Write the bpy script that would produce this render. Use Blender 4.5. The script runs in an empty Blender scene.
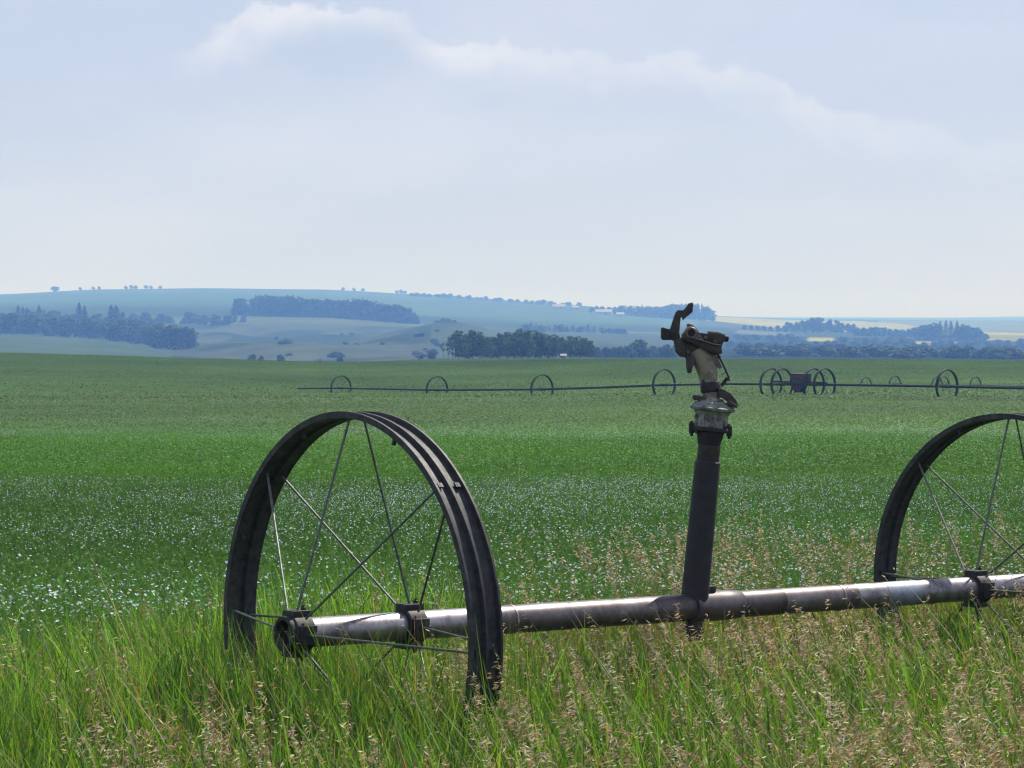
import bpy, bmesh, math, random
import numpy as np
from mathutils import Vector, Matrix

random.seed(7)
RNG = np.random.default_rng(7)
C = bpy.context.scene.collection
F, CX, HY, E = 2379.0, 512.0, 322.0, 2.17      # focal length in pixels, principal column, horizon row, eye height

# ------------------------------------------------------------------ helpers
def at(px, py, D):
    return Vector(((px - CX) / F * D, D, E - (py - HY) / F * D))

def smooth(a, b, x):
    t = np.clip((x - a) / (b - a), 0, 1)
    return t * t * (3 - 2 * t)

WORLD = {}
def tag(o, label=None, cat=None, group=None, kind=None):
    if label: o['label'] = label
    if cat: o['category'] = cat
    if group: o['group'] = group
    if kind: o['kind'] = kind
    return o

def empty(name, loc):
    o = bpy.data.objects.new(name, None)
    C.objects.link(o)
    o.location = loc
    o.empty_display_size = 0.2
    WORLD[o.name] = Vector(loc)
    return o

class MB:
    def __init__(self):
        self.v, self.f, self.m = [], [], []
    def add(self, vs, fs, mat=0):
        n = len(self.v)
        self.v += [tuple(p) for p in vs]
        self.f += [tuple(i + n for i in f) for f in fs]
        self.m += [mat] * len(fs)
        return self
    def tube(self, pts, rad, seg=12, caps=True, mat=0):
        pts = [Vector(p) for p in pts]
        if not hasattr(rad, '__len__'): rad = [rad] * len(pts)
        vs, fs = [], []
        ref = None
        for i, p in enumerate(pts):
            t = (pts[min(i + 1, len(pts) - 1)] - pts[max(i - 1, 0)])
            if t.length < 1e-9: t = pts[-1] - pts[0]
            t.normalize()
            if ref is None:
                ref = Vector((0, 0, 1)) if abs(t.z) < .9 else Vector((1, 0, 0))
            a = (ref - t * ref.dot(t)).normalized(); b = t.cross(a); ref = a
            for k in range(seg):
                w = 2 * math.pi * k / seg
                vs.append(p + (a * math.cos(w) + b * math.sin(w)) * rad[i])
        for i in range(len(pts) - 1):
            for k in range(seg):
                k2 = (k + 1) % seg
                fs.append((i * seg + k, i * seg + k2, (i + 1) * seg + k2, (i + 1) * seg + k))
        if caps:
            fs.append(tuple(range(seg - 1, -1, -1)))
            fs.append(tuple((len(pts) - 1) * seg + k for k in range(seg)))
        return self.add(vs, fs, mat)
    def lathe(self, c, ax, prof, seg=48, closed=False, mat=0, up=Vector((0, 0, 1))):
        """prof: list of (distance along ax, radius)"""
        ax = Vector(ax).normalized(); c = Vector(c)
        if abs(ax.dot(up)) > .95: up = Vector((1, 0, 0))
        a = (up - ax * up.dot(ax)).normalized(); b = ax.cross(a)
        n = len(prof); vs, fs = [], []
        for k in range(seg):
            w = 2 * math.pi * k / seg
            r = a * math.cos(w) + b * math.sin(w)
            for s, q in prof: vs.append(c + ax * s + r * q)
        for k in range(seg):
            k2 = (k + 1) % seg
            for i in range(n if closed else n - 1):
                j = (i + 1) % n
                fs.append((k * n + i, k2 * n + i, k2 * n + j, k * n + j))
        if not closed:
            fs.append(tuple(k * n for k in range(seg)))
            fs.append(tuple(k * n + n - 1 for k in range(seg - 1, -1, -1)))
        return self.add(vs, fs, mat)
    def box(self, c, ax, ay, az, sx, sy, sz, mat=0):
        c = Vector(c); vs = []
        for k in (-1, 1):
            for j in (-1, 1):
                for i in (-1, 1):
                    vs.append(c + ax * (i * sx / 2) + ay * (j * sy / 2) + az * (k * sz / 2))
        fs = [(0, 2, 3, 1), (4, 5, 7, 6), (0, 1, 5, 4), (2, 6, 7, 3), (0, 4, 6, 2), (1, 3, 7, 5)]
        return self.add(vs, fs, mat)
    def prism(self, ring0, ring1, mat=0):
        n = len(ring0)
        fs = [tuple(range(n)), tuple(range(2 * n - 1, n - 1, -1))]
        for i in range(n):
            j = (i + 1) % n
            fs.append((i, n + i, n + j, j))
        return self.add(list(ring0) + list(ring1), fs, mat)
    def build(self, name, mats, parent=None, smooth_ang=35, bevel=0.0, origin=None):
        if not isinstance(mats, (list, tuple)): mats = [mats]
        o0 = Vector((0, 0, 0))
        if parent is not None: o0 = WORLD[parent.name]
        if origin is not None: o0 = Vector(origin)
        me = bpy.data.meshes.new(name)
        me.from_pydata([tuple(Vector(p) - o0) for p in self.v], [], self.f)
        for m in mats: me.materials.append(m)
        me.polygons.foreach_set('material_index', self.m)
        bm = bmesh.new(); bm.from_mesh(me)
        bmesh.ops.remove_doubles(bm, verts=bm.verts, dist=1e-6)
        bmesh.ops.recalc_face_normals(bm, faces=bm.faces)
        if bevel:
            es = [e for e in bm.edges if len(e.link_faces) == 2 and e.calc_face_angle(0) > .6]
            bmesh.ops.bevel(bm, geom=es, offset=bevel, segments=2, profile=.6, affect='EDGES', clamp_overlap=True)
        bm.to_mesh(me); bm.free()
        if smooth_ang:
            me.polygons.foreach_set('use_smooth', [True] * len(me.polygons))
            me.set_sharp_from_angle(angle=math.radians(smooth_ang))
        o = bpy.data.objects.new(name, me)
        C.objects.link(o)
        if origin is not None and parent is None: o.location = origin
        if parent is not None: o.parent = parent
        WORLD[o.name] = o0
        return o

def np_mesh(name, verts, loops, counts, mat, tint=None, smooth_shade=False):
    """fast mesh out of numpy arrays, tint = per-vertex colour, for grass with the shade at its foot painted in"""
    me = bpy.data.meshes.new(name)
    nv, nl, nf = len(verts), len(loops), len(counts)
    me.vertices.add(nv); me.loops.add(nl); me.polygons.add(nf)
    me.vertices.foreach_set('co', np.ascontiguousarray(verts, np.float32).ravel())
    me.loops.foreach_set('vertex_index', np.ascontiguousarray(loops, np.int32))
    st = np.zeros(nf, np.int32); st[1:] = np.cumsum(counts)[:-1]
    me.polygons.foreach_set('loop_start', st)
    me.update(calc_edges=True)
    for m in (mat if isinstance(mat, (list, tuple)) else [mat]): me.materials.append(m)
    if tint is not None:
        at_ = me.attributes.new('tint', 'FLOAT_COLOR', 'POINT')
        c4 = np.ones((nv, 4), np.float32); c4[:, :3] = tint
        at_.data.foreach_set('color', c4.ravel())
    if smooth_shade: me.polygons.foreach_set('use_smooth', np.ones(nf, bool))
    return me

def link(name, me, loc=(0, 0, 0)):
    o = bpy.data.objects.new(name, me); C.objects.link(o); o.location = loc
    WORLD[o.name] = Vector(loc)
    return o

# ------------------------------------------------------------------ materials
def newmat(name):
    m = bpy.data.materials.new(name); m.use_nodes = True
    nt = m.node_tree; nt.nodes.clear()
    return m, nt, nt.nodes, nt.links

def metal(name, col, col2, metallic, rough, scale=18., spot=0.5, bump=.15, rust=None):
    m, nt, N, L = newmat(name)
    out = N.new('ShaderNodeOutputMaterial'); p = N.new('ShaderNodeBsdfPrincipled')
    tc = N.new('ShaderNodeTexCoord')
    n1 = N.new('ShaderNodeTexNoise'); n1.inputs['Scale'].default_value = scale; n1.inputs['Detail'].default_value = 8
    n1.inputs['Roughness'].default_value = .7
    L.new(tc.outputs['Object'], n1.inputs['Vector'])
    r = N.new('ShaderNodeValToRGB')
    r.color_ramp.elements[0].position = spot - .13; r.color_ramp.elements[1].position = spot + .13
    r.color_ramp.elements[0].color = (*col2, 1); r.color_ramp.elements[1].color = (*col, 1)
    L.new(n1.outputs['Fac'], r.inputs['Fac'])
    base = r.outputs['Color']
    if rust:
        n2 = N.new('ShaderNodeTexNoise'); n2.inputs['Scale'].default_value = scale * .35; n2.inputs['Detail'].default_value = 10
        n2.inputs['Roughness'].default_value = .75
        L.new(tc.outputs['Object'], n2.inputs['Vector'])
        rr = N.new('ShaderNodeValToRGB'); rr.color_ramp.elements[0].position = .56; rr.color_ramp.elements[1].position = .68
        L.new(n2.outputs['Fac'], rr.inputs['Fac'])
        mx = N.new('ShaderNodeMix'); mx.data_type = 'RGBA'
        L.new(rr.outputs['Color'], mx.inputs['Factor']); L.new(base, mx.inputs['A']); mx.inputs['B'].default_value = (*rust, 1)
        base = mx.outputs['Result']
    L.new(base, p.inputs['Base Color'])
    p.inputs['Metallic'].default_value = metallic
    rg = N.new('ShaderNodeMapRange'); rg.inputs['To Min'].default_value = rough + .15; rg.inputs['To Max'].default_value = rough - .1
    L.new(n1.outputs['Fac'], rg.inputs['Value']); L.new(rg.outputs['Result'], p.inputs['Roughness'])
    b = N.new('ShaderNodeBump'); b.inputs['Strength'].default_value = bump; b.inputs['Distance'].default_value = .004
    L.new(n1.outputs['Fac'], b.inputs['Height']); L.new(b.outputs['Normal'], p.inputs['Normal'])
    L.new(p.outputs['BSDF'], out.inputs['Surface'])
    return m

def plant_mat(name, trans=.4, rough=.6, mul=(1, 1, 1), tmul=(1.25, 1.2, .6), spec=.25, obj_rand=0.):
    m, nt, N, L = newmat(name)
    out = N.new('ShaderNodeOutputMaterial'); p = N.new('ShaderNodeBsdfPrincipled'); t = N.new('ShaderNodeBsdfTranslucent')
    a = N.new('ShaderNodeAttribute'); a.attribute_name = 'tint'
    col = a.outputs['Color']
    if obj_rand:
        oi = N.new('ShaderNodeObjectInfo'); h = N.new('ShaderNodeHueSaturation')
        mr = N.new('ShaderNodeMapRange'); mr.inputs['To Min'].default_value = 1 - obj_rand; mr.inputs['To Max'].default_value = 1 + obj_rand
        L.new(oi.outputs['Random'], mr.inputs['Value']); L.new(mr.outputs['Result'], h.inputs['Value'])
        mh = N.new('ShaderNodeMapRange'); mh.inputs['To Min'].default_value = .48; mh.inputs['To Max'].default_value = .515
        L.new(oi.outputs['Random'], mh.inputs['Value']); L.new(mh.outputs['Result'], h.inputs['Hue'])
        L.new(col, h.inputs['Color']); col = h.outputs['Color']
    m1 = N.new('ShaderNodeMix'); m1.data_type = 'RGBA'; m1.blend_type = 'MULTIPLY'; m1.inputs['Factor'].default_value = 1
    m1.inputs['B'].default_value = (*mul, 1); L.new(col, m1.inputs['A'])
    m2 = N.new('ShaderNodeMix'); m2.data_type = 'RGBA'; m2.blend_type = 'MULTIPLY'; m2.inputs['Factor'].default_value = 1
    m2.inputs['B'].default_value = (*tmul, 1); L.new(col, m2.inputs['A'])
    L.new(m1.outputs['Result'], p.inputs['Base Color']); L.new(m2.outputs['Result'], t.inputs['Color'])
    p.inputs['Roughness'].default_value = rough; p.inputs['Specular IOR Level'].default_value = spec
    x = N.new('ShaderNodeMixShader'); x.inputs['Fac'].default_value = trans
    L.new(p.outputs['BSDF'], x.inputs[1]); L.new(t.outputs['BSDF'], x.inputs[2]); L.new(x.outputs['Shader'], out.inputs['Surface'])
    return m

def plain(name, col, rough=.7, scale=6., var=.25, metallic=0.):
    m, nt, N, L = newmat(name)
    out = N.new('ShaderNodeOutputMaterial'); p = N.new('ShaderNodeBsdfPrincipled')
    tc = N.new('ShaderNodeTexCoord'); n = N.new('ShaderNodeTexNoise'); n.inputs['Scale'].default_value = scale; n.inputs['Detail'].default_value = 6
    L.new(tc.outputs['Object'], n.inputs['Vector'])
    r = N.new('ShaderNodeValToRGB')
    r.color_ramp.elements[0].position = .3; r.color_ramp.elements[1].position = .7
    r.color_ramp.elements[0].color = (*[c * (1 - var) for c in col], 1); r.color_ramp.elements[1].color = (*[min(1, c * (1 + var)) for c in col], 1)
    L.new(n.outputs['Fac'], r.inputs['Fac']); L.new(r.outputs['Color'], p.inputs['Base Color'])
    p.inputs['Roughness'].default_value = rough; p.inputs['Metallic'].default_value = metallic
    L.new(p.outputs['BSDF'], out.inputs['Surface'])
    return m

M_PIPE = metal('galvanised_pipe', (.30, .28, .30), (.11, .10, .11), .82, .40, 14., .45, .12, rust=(.10, .075, .065))
M_RIM = metal('weathered_rim_steel', (.046, .048, .051), (.018, .019, .020), .3, .6, 22., .5, .2, rust=(.075, .060, .050))
M_STAIN = metal('stained_pipe', (.115, .098, .102), (.045, .037, .040), .5, .42, 9., .48, .15, rust=(.10, .058, .045))
M_DULL = metal('dull_pipe', (.19, .165, .17), (.075, .06, .063), .65, .42, 8., .5, .15, rust=(.09, .06, .05))
M_PATCH = metal('pale_repair_band', (.30, .34, .42), (.18, .20, .25), .45, .45, 12., .5, .1)
M_BOSS = metal('rubbed_boss', (.17, .155, .14), (.06, .055, .05), .3, .5, 40., .5, .3)
M_SPOKE = metal('spoke_steel', (.13, .145, .13), (.05, .056, .05), .5, .48, 30., .45, .1)
M_CLAMP = metal('cast_clamp', (.034, .032, .033), (.015, .014, .014), .3, .6, 40., .5, .4)
M_RISER = metal('dark_riser', (.020, .018, .021), (.010, .009, .011), .1, .62, 20., .5, .2)
M_CAST = metal('worn_cast_head', (.055, .049, .044), (.024, .021, .021), .2, .55, 34., .5, .35, rust=(.075, .062, .045))
M_TAN = metal('faded_elbow_paint', (.24, .22, .16), (.10, .09, .07), .1, .55, 26., .45, .3)
M_WHITE = metal('chalky_flange_paint', (.30, .32, .285), (.07, .075, .07), .1, .65, 26., .52, .3)
M_FARSTEEL = metal('far_line_steel', (.035, .04, .042), (.02, .022, .024), .4, .55, 6., .5, .1)
M_BOXPAINT = metal('mover_box_paint', (.085, .048, .045), (.04, .026, .026), .1, .6, 6., .5, .1)
M_GRASS = plant_mat('bank_grass', .52, .5, spec=.3)
M_SEED = plant_mat('brome_seed', .30, .7, tmul=(1.1, 1.0, .8), spec=.15)
M_FLAX = plant_mat('flax_foliage', .30, .6, tmul=(1.1, 1.2, .7), spec=.2)
M_PETAL = plant_mat('flax_petal', .35, .6, tmul=(1, 1, 1), spec=.2)
M_LEAF = plant_mat('tree_leaf', .22, .7, tmul=(1.1, 1.2, .6), spec=.15, obj_rand=.22)
M_BARK = plain('bark', (.14, .12, .10), .9, 3., .4)
M_ROOF = plain('white_metal_roof', (.21, .22, .24), .8, .8, .06)
M_REDWALL = plain('barn_wall', (.36, .33, .33), .8, .5, .15)
M_DOOR = plain('shed_door', (.16, .15, .15), .7, .5, .15)

# ------------------------------------------------------------------ terrain
COLS = np.array([0, 100, 200, 320, 440, 560, 680, 800, 940, 1024], float)
ROWS = [
 (13,  [606] * 10), (20, [535] * 10), (30, [480] * 10), (60, [430] * 10),
 (100, [407, 407, 407, 407, 407, 406, 405, 405, 405, 405]),
 (130, [398, 398, 398, 398, 397, 396, 395, 394, 394.5, 395]),
 (170, [390, 390.5, 391, 392, 391, 389, 387, 386.5, 387, 388]),
 (220, [374, 375, 378, 381, 380, 378, 376, 376, 377, 378]),
 (300, [352, 354.5, 358, 361, 360.5, 358.5, 358.5, 358.5, 359, 360]),
 (360, [352.6, 355, 359, 362, 361.5, 359.5, 359.5, 359.5, 360, 361]),
 (450,  [358, 359, 364, 367, 360.5, 359.2, 359.2, 361, 363, 364]),
 (560,  [358, 359, 364, 366, 358.8, 358, 358, 360, 362, 363]),
 (800, [357, 358, 362, 362, 358, 357.4, 357.4, 358, 360, 361]),
 (1400, [334, 339, 351, 349, 345, 342, 346, 350, 351, 352]),
 (1800, [321, 323, 326, 326, 328, 333, 337, 343, 345, 346]),
 (2000, [315, 316, 315, 315.5, 324, 330, 333, 338, 341, 342]),
 (2200, [309, 309, 309, 310, 319, 325, 328, 334, 336, 337]),
 (3000, [298, 295, 295, 296, 303, 311, 319, 327.5, 330, 331]),
 (3800, [294, 289, 288, 289.5, 295, 304, 315, 322, 323, 324]),
 (4400, [297, 293, 292, 293, 298, 306, 315, 319.5, 320.5, 321.5]),
 (5200, [312, 312, 312, 312, 314, 316, 318, 320.5, 321, 321.5]),
 (7000, [318.5] * 7 + [318.3, 318.3, 318.3]),
 (9000, [317] * 7 + [317.2, 317.6, 316.4]),
]
RD = np.log(np.array([r[0] for r in ROWS])); RY = np.array([r[1] for r in ROWS], float)

def waves(x, y, s, seed=0):
    """cheap smooth pseudo-noise, about -1..1"""
    r = np.random.default_rng(seed + 100); o = 0
    for k in range(6):
        a, ph = r.uniform(0, 6.28, 2); q = s * (.6 + .9 * r.random())
        o = o + np.sin((x * math.cos(a) + y * math.sin(a)) / q + ph + 1.3 * np.sin((x * math.sin(a) - y * math.cos(a)) / (q * 1.7) + ph * 2))
    return o / 3.2

def canopy(x, y):
    """height of the crop or grass surface (world z)"""
    x = np.asarray(x, float); y = np.asarray(y, float)
    D = np.maximum(y, 13.)
    px = np.clip(CX + F * x / np.maximum(y, 1.), COLS[0], COLS[-1])
    ld = np.clip(np.log(D), RD[0], RD[-1] - 1e-6)
    i = np.clip(np.searchsorted(RD, ld, 'right') - 1, 0, len(RD) - 2)
    j = np.clip(np.searchsorted(COLS, px, 'right') - 1, 0, len(COLS) - 2)
    t = (ld - RD[i]) / (RD[i + 1] - RD[i]); u = (px - COLS[j]) / (COLS[j + 1] - COLS[j])
    u = u * u * (3 - 2 * u) * .5 + u * .5
    ys = (RY[i, j] * (1 - u) + RY[i, j + 1] * u) * (1 - t) + (RY[i + 1, j] * (1 - u) + RY[i + 1, j + 1] * u) * t
    z = E - (ys - HY) / F * D
    # gullies of the coulee
    w = smooth(850, 1150, D) * (1 - smooth(1650, 1900, D)) * smooth(150, 240, px) * (1 - smooth(440, 560, px))
    z = z + w * (6.5 * waves(x, y * .6, 60, 3) + 3.2 * waves(x, y * .6, 22, 5))
    w2 = smooth(700, 1000, D)
    z = z + w2 * 1.0 * waves(x, y, 160, 9)
    return z

def ground(x, y):
    x = np.asarray(x, float); y = np.asarray(y, float)
    c = canopy(x, y) - .5 + .44 * smooth(60, 110, y)
    bank = -.012 * x + .03 * waves(x, y, 1.3, 21) + .06 * np.clip(6 - y, 0, 6) * .2
    off = edge(x, y)
    t = smooth(-1.2, .8, off)
    t = np.where(y > 20, 1., t)
    return bank * (1 - t) + c * t

TH, PH = .671, -.026
DV = Vector((math.cos(TH) * math.cos(PH), math.sin(TH) * math.cos(PH), math.sin(PH)))     # direction of the near pipe
WV = Vector((-math.sin(TH), math.cos(TH), 0)); UV = DV.cross(WV).normalized()
C1 = at(354, 629.5, 9.82)
def edge(x, y):
    """signed distance beyond the grass bank's far edge, which runs along the wheel line"""
    return (x - C1.x) * WV.x + (y - C1.y) * WV.y - 1.75 + .25 * waves(x, y, 1.1, 31)

def field_colour(px, D, x, y):
    n = len(px)
    col = np.zeros((n, 3)); col[:] = (.11, .155, .065)
    def put(mask, c, soft=None):
        w = mask[:, None].astype(float)
        col[:] = col * (1 - w) + np.array(c) * w
    nz = waves(x, y, 120, 41); nz2 = waves(x, y, 35, 43)
    # near flax
    f = smooth(330, 380, D)
    near = np.array((.050, .098, .034))[None] * (1 + .12 * waves(x, y, 2.2, 45) + .10 * waves(x * .35, y, 5, 47))[:, None]
    b1 = (smooth(31, 34, D) * (1 - smooth(56, 62, D)))[:, None]
    near = near * (1 - b1) + np.array((.046, .098, .020)) * (1 + .06 * waves(x * .4, y, 3, 49))[:, None] * b1
    b2 = smooth(62, 90, D)[:, None]
    far = np.array((.048, .084, .024))[None] * (1 + .10 * waves(x * .35, y, 9, 51) + .08 * waves(x * .2, y, 25, 53))[:, None]
    near = near * (1 - b2) + far * b2
    b3 = smooth(205, 250, D)[:, None]
    near = near * (1 - .22 * b3)
    # distant land
    put((px < 200) & (D > 700) & (D < 1420), (.13, .20, .10))
    put((px > 170) & (px < 470) & (D > 700) & (D < 1850), (.15, .18, .095))
    wv = smooth(-.25, .35, .8 * nz2 + .7 * waves(x, y * .5, 16, 57) + .5 * waves(x, y * .5, 7, 58)) * ((px > 170) & (px < 470) & (D > 700) & (D < 1850))
    col[:] = col * (1 - wv[:, None]) + np.array((.07, .105, .045)) * wv[:, None]
    put((px > 150) & (px < 440) & (D > 1850) & (D < 1985), (.17, .22, .09))
    put((px > 430) & (px < 720) & (D > 900) & (D < 1750), (.12, .17, .085))
    put((px > 440) & (px < 700) & (D > 2150) & (D < 3000), (.13, .22, .09))
    put((px < 440) & (D > 2300), (.12, .21, .085))
    k = (px < 440) & (D > 2300)
    col[k] *= (1 + .10 * nz[k] + .06 * waves(x[k] * .3, y[k], 200, 55))[:, None]
    put((px < 700) & (D > 3640) & (D < 3900), (.10, .13, .07))
    r = px > 700
    put(r & (D > 700), (.09, .13, .07))
    put(r & (D > 750) & (D < 2050), (.046, .072, .034))
    put(r & (D > 2050), (.12, .17, .09))
    lo = np.interp(px, [700, 760, 880, 960, 1040], [3000, 2850, 2500, 2050, 2000]); hi = np.interp(px, [700, 860, 960, 1040], [4300, 4150, 2900, 2700])
    put(r & (D > lo) & (D < hi), (.52, .52, .10))
    put(r & (px > 880) & (D > hi) & (D < 4300), (.26, .32, .16))
    put((px > 808) & (px < 835) & (D > 1890) & (D < 2040), (.48, .48, .10))
    put((px > 915) & (px < 933) & (D > 1680) & (D < 1960), (.48, .48, .10))
    put((px > 735) & (px < 790) & (D > 2080) & (D < 2200), (.32, .36, .26))
    put((px > 618) & (px < 668) & (D > 1985) & (D < 2015), (.55, .55, .5))
    put((D > 4400), (.12, .16, .09))
    cell = (np.floor((x + .25 * y) / 420) * 7.13 + np.floor((y - .1 * x) / 330) * 3.77)
    hsh = np.abs(np.sin(cell * 12.9898) * 43758.5453) % 1
    kk = (D > 1850) & (D < 4400)
    col[kk] *= (.80 + .42 * hsh[kk])[:, None]
    seam = (np.abs(((x + .25 * y) / 420) % 1) < .018) & kk
    col[seam] *= .72
    return near * (1 - f[:, None]) + col * .37 * f[:, None]

def build_terrain():
    a = np.concatenate([-np.geomspace(1.5, .30, 26), np.linspace(-.285, .285, 361), np.geomspace(.30, 1.5, 26)])
    rows = np.concatenate([[-60, -40, -25, -15, -8, -4, -1], np.geomspace(1, 300, 230), np.geomspace(303, 9000, 330)])
    A, Y = np.meshgrid(a, rows)
    S = np.where(Y > 0, Y + 14, 14)
    S = np.where(Y > 40, Y + 14 * np.clip(1 - (Y - 40) / 60, 0, 1), S)
    lim = np.where(Y > 3000, .6, 1.5)
    X = A * S
    X = np.clip(X, -5400, 5400)
    Z = ground(X, np.maximum(Y, .5))
    nr, nc = A.shape
    V = np.stack([X, Y, Z], -1).reshape(-1, 3)
    idx = np.arange(nr * nc).reshape(nr, nc)
    q = np.stack([idx[:-1, :-1], idx[:-1, 1:], idx[1:, 1:], idx[1:, :-1]], -1).reshape(-1)
    px = np.clip(CX + F * X / np.maximum(Y, 1), -50, 1074).ravel()
    tint = field_colour(px, np.maximum(Y, 1).ravel(), X.ravel(), Y.ravel())
    # bare thatch and soil under the grass of the bank
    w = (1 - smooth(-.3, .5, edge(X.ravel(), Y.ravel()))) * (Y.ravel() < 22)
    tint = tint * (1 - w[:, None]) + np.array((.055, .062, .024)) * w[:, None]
    m, nt, N, L = newmat('field_ground')
    out = N.new('ShaderNodeOutputMaterial'); p = N.new('ShaderNodeBsdfPrincipled')
    at_ = N.new('ShaderNodeAttribute'); at_.attribute_name = 'tint'
    g = N.new('ShaderNodeNewGeometry')
    def noise(scale, det, stretch=(1, 1, 1)):
        mp = N.new('ShaderNodeMapping'); mp.inputs['Scale'].default_value = stretch
        n = N.new('ShaderNodeTexNoise'); n.inputs['Scale'].default_value = scale; n.inputs['Detail'].default_value = det; n.inputs['Roughness'].default_value = .65
        L.new(g.outputs['Position'], mp.inputs['Vector']); L.new(mp.outputs['Vector'], n.inputs['Vector']); return n
    n1 = noise(2.2, 8, (1, .8, 1)); n2 = noise(.05, 7); n3 = noise(.25, 5, (.35, 1, 1))
    def mul(base, n, lo, hi):
        mr = N.new('ShaderNodeMapRange'); mr.inputs['From Min'].default_value = .3; mr.inputs['From Max'].default_value = .7
        mr.inputs['To Min'].default_value = lo; mr.inputs['To Max'].default_value = hi
        L.new(n.outputs['Fac'], mr.inputs['Value'])
        v = N.new('ShaderNodeVectorMath'); v.operation = 'SCALE'
        L.new(base, v.inputs[0]); L.new(mr.outputs['Result'], v.inputs['Scale']); return v.outputs['Vector']
    c = mul(at_.outputs['Color'], n1, .7, 1.3); c = mul(c, n2, .85, 1.15); c = mul(c, n3, .88, 1.12); c = mul(c, noise(.03, 10, (1, .5, 1)), .72, 1.28)
    L.new(c, p.inputs['Base Color']); p.inputs['Roughness'].default_value = 1.; p.inputs['Specular IOR Level'].default_value = 0.
    b = N.new('ShaderNodeBump'); b.inputs['Strength'].default_value = .6; b.inputs['Distance'].default_value = .12
    L.new(n1.outputs['Fac'], b.inputs['Height']); L.new(b.outputs['Normal'], p.inputs['Normal'])
    L.new(p.outputs['BSDF'], out.inputs['Surface'])
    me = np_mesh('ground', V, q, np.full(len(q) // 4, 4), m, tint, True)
    tag(link('ground', me), 'green farmland rolling away into hazy hills', 'ground', kind='structure')
build_terrain()

# ------------------------------------------------------------------ plants in numpy
def blades(base, h, w, az, lean, curl, col0, col1, face=None):
    """tapered bending blades. base (n,3); az = direction the blade leans to; returns verts, loops, counts, tint"""
    n = len(base)
    t = np.array([0, .36, .72, 1.]); wd = np.array([.8, 1., .62, 0.])
    hx, hy = np.cos(az), np.sin(az)
    s = lean[:, None] * t + curl[:, None] * t ** 2.2           # sideways run
    zz = t[None] * np.sqrt(np.maximum(.05, 1 - (lean + curl) ** 2 * .8))[:, None] - np.maximum(0, curl[:, None] - .35) * t ** 4 * .5
    P = np.zeros((n, 4, 3))
    P[:, :, 0] = base[:, 0:1] + hx[:, None] * s * h[:, None]
    P[:, :, 1] = base[:, 1:2] + hy[:, None] * s * h[:, None]
    P[:, :, 2] = base[:, 2:3] + zz * h[:, None]
    fa = RNG.uniform(0, np.pi, n) if face is None else face
    sx, sy = np.cos(fa), np.sin(fa)
    V = np.zeros((n, 7, 3))
    for k in range(3):
        o = np.stack([sx, sy, np.zeros(n)], -1) * (w * wd[k] / 2)[:, None]
        V[:, 2 * k] = P[:, k] - o; V[:, 2 * k + 1] = P[:, k] + o
    V[:, 6] = P[:, 3]
    fl = np.array([0, 1, 3, 2, 2, 3, 5, 4, 4, 5, 6])
    loops = (np.arange(n)[:, None] * 7 + fl[None]).ravel()
    counts = np.tile([4, 4, 3], n)
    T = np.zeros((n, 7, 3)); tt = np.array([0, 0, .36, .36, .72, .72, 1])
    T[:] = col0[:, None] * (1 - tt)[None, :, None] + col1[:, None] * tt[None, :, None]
    return V.reshape(-1, 3), loops, counts, T.reshape(-1, 3), P

def rhombs(c, d, wdir, l, w, col):
    n = len(c)
    V = np.zeros((n, 4, 3))
    V[:, 0] = c; V[:, 2] = c + d * l[:, None]
    mid = c + d * (l * .45)[:, None]
    V[:, 1] = mid - wdir * (w / 2)[:, None]; V[:, 3] = mid + wdir * (w / 2)[:, None]
    T = np.repeat(col[:, None], 4, 1)
    return V.reshape(-1, 3), np.arange(n * 4), np.full(n, 4), T.reshape(-1, 3)

def join(parts):
    V, L_, K, T = [], [], [], []; o = 0
    for v, l, k, t in parts:
        V.append(v); L_.append(l + o); K.append(k); T.append(t); o += len(v)
    return np.concatenate(V), np.concatenate(L_), np.concatenate(K), np.concatenate(T)

def unit(v):
    return v / np.maximum(1e-9, np.linalg.norm(v, axis=-1, keepdims=True))

def jit(col, n, s=.2, hue=.1):
    c = np.array(col)[None] * (1 + s * RNG.standard_normal((n, 1))) * (1 + hue * RNG.standard_normal((n, 3)))
    return np.clip(c, .005, .95)

def scatter(n, x0, x1, y0, y1):
    return RNG.uniform(x0, x1, n), RNG.uniform(y0, y1, n)

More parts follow.
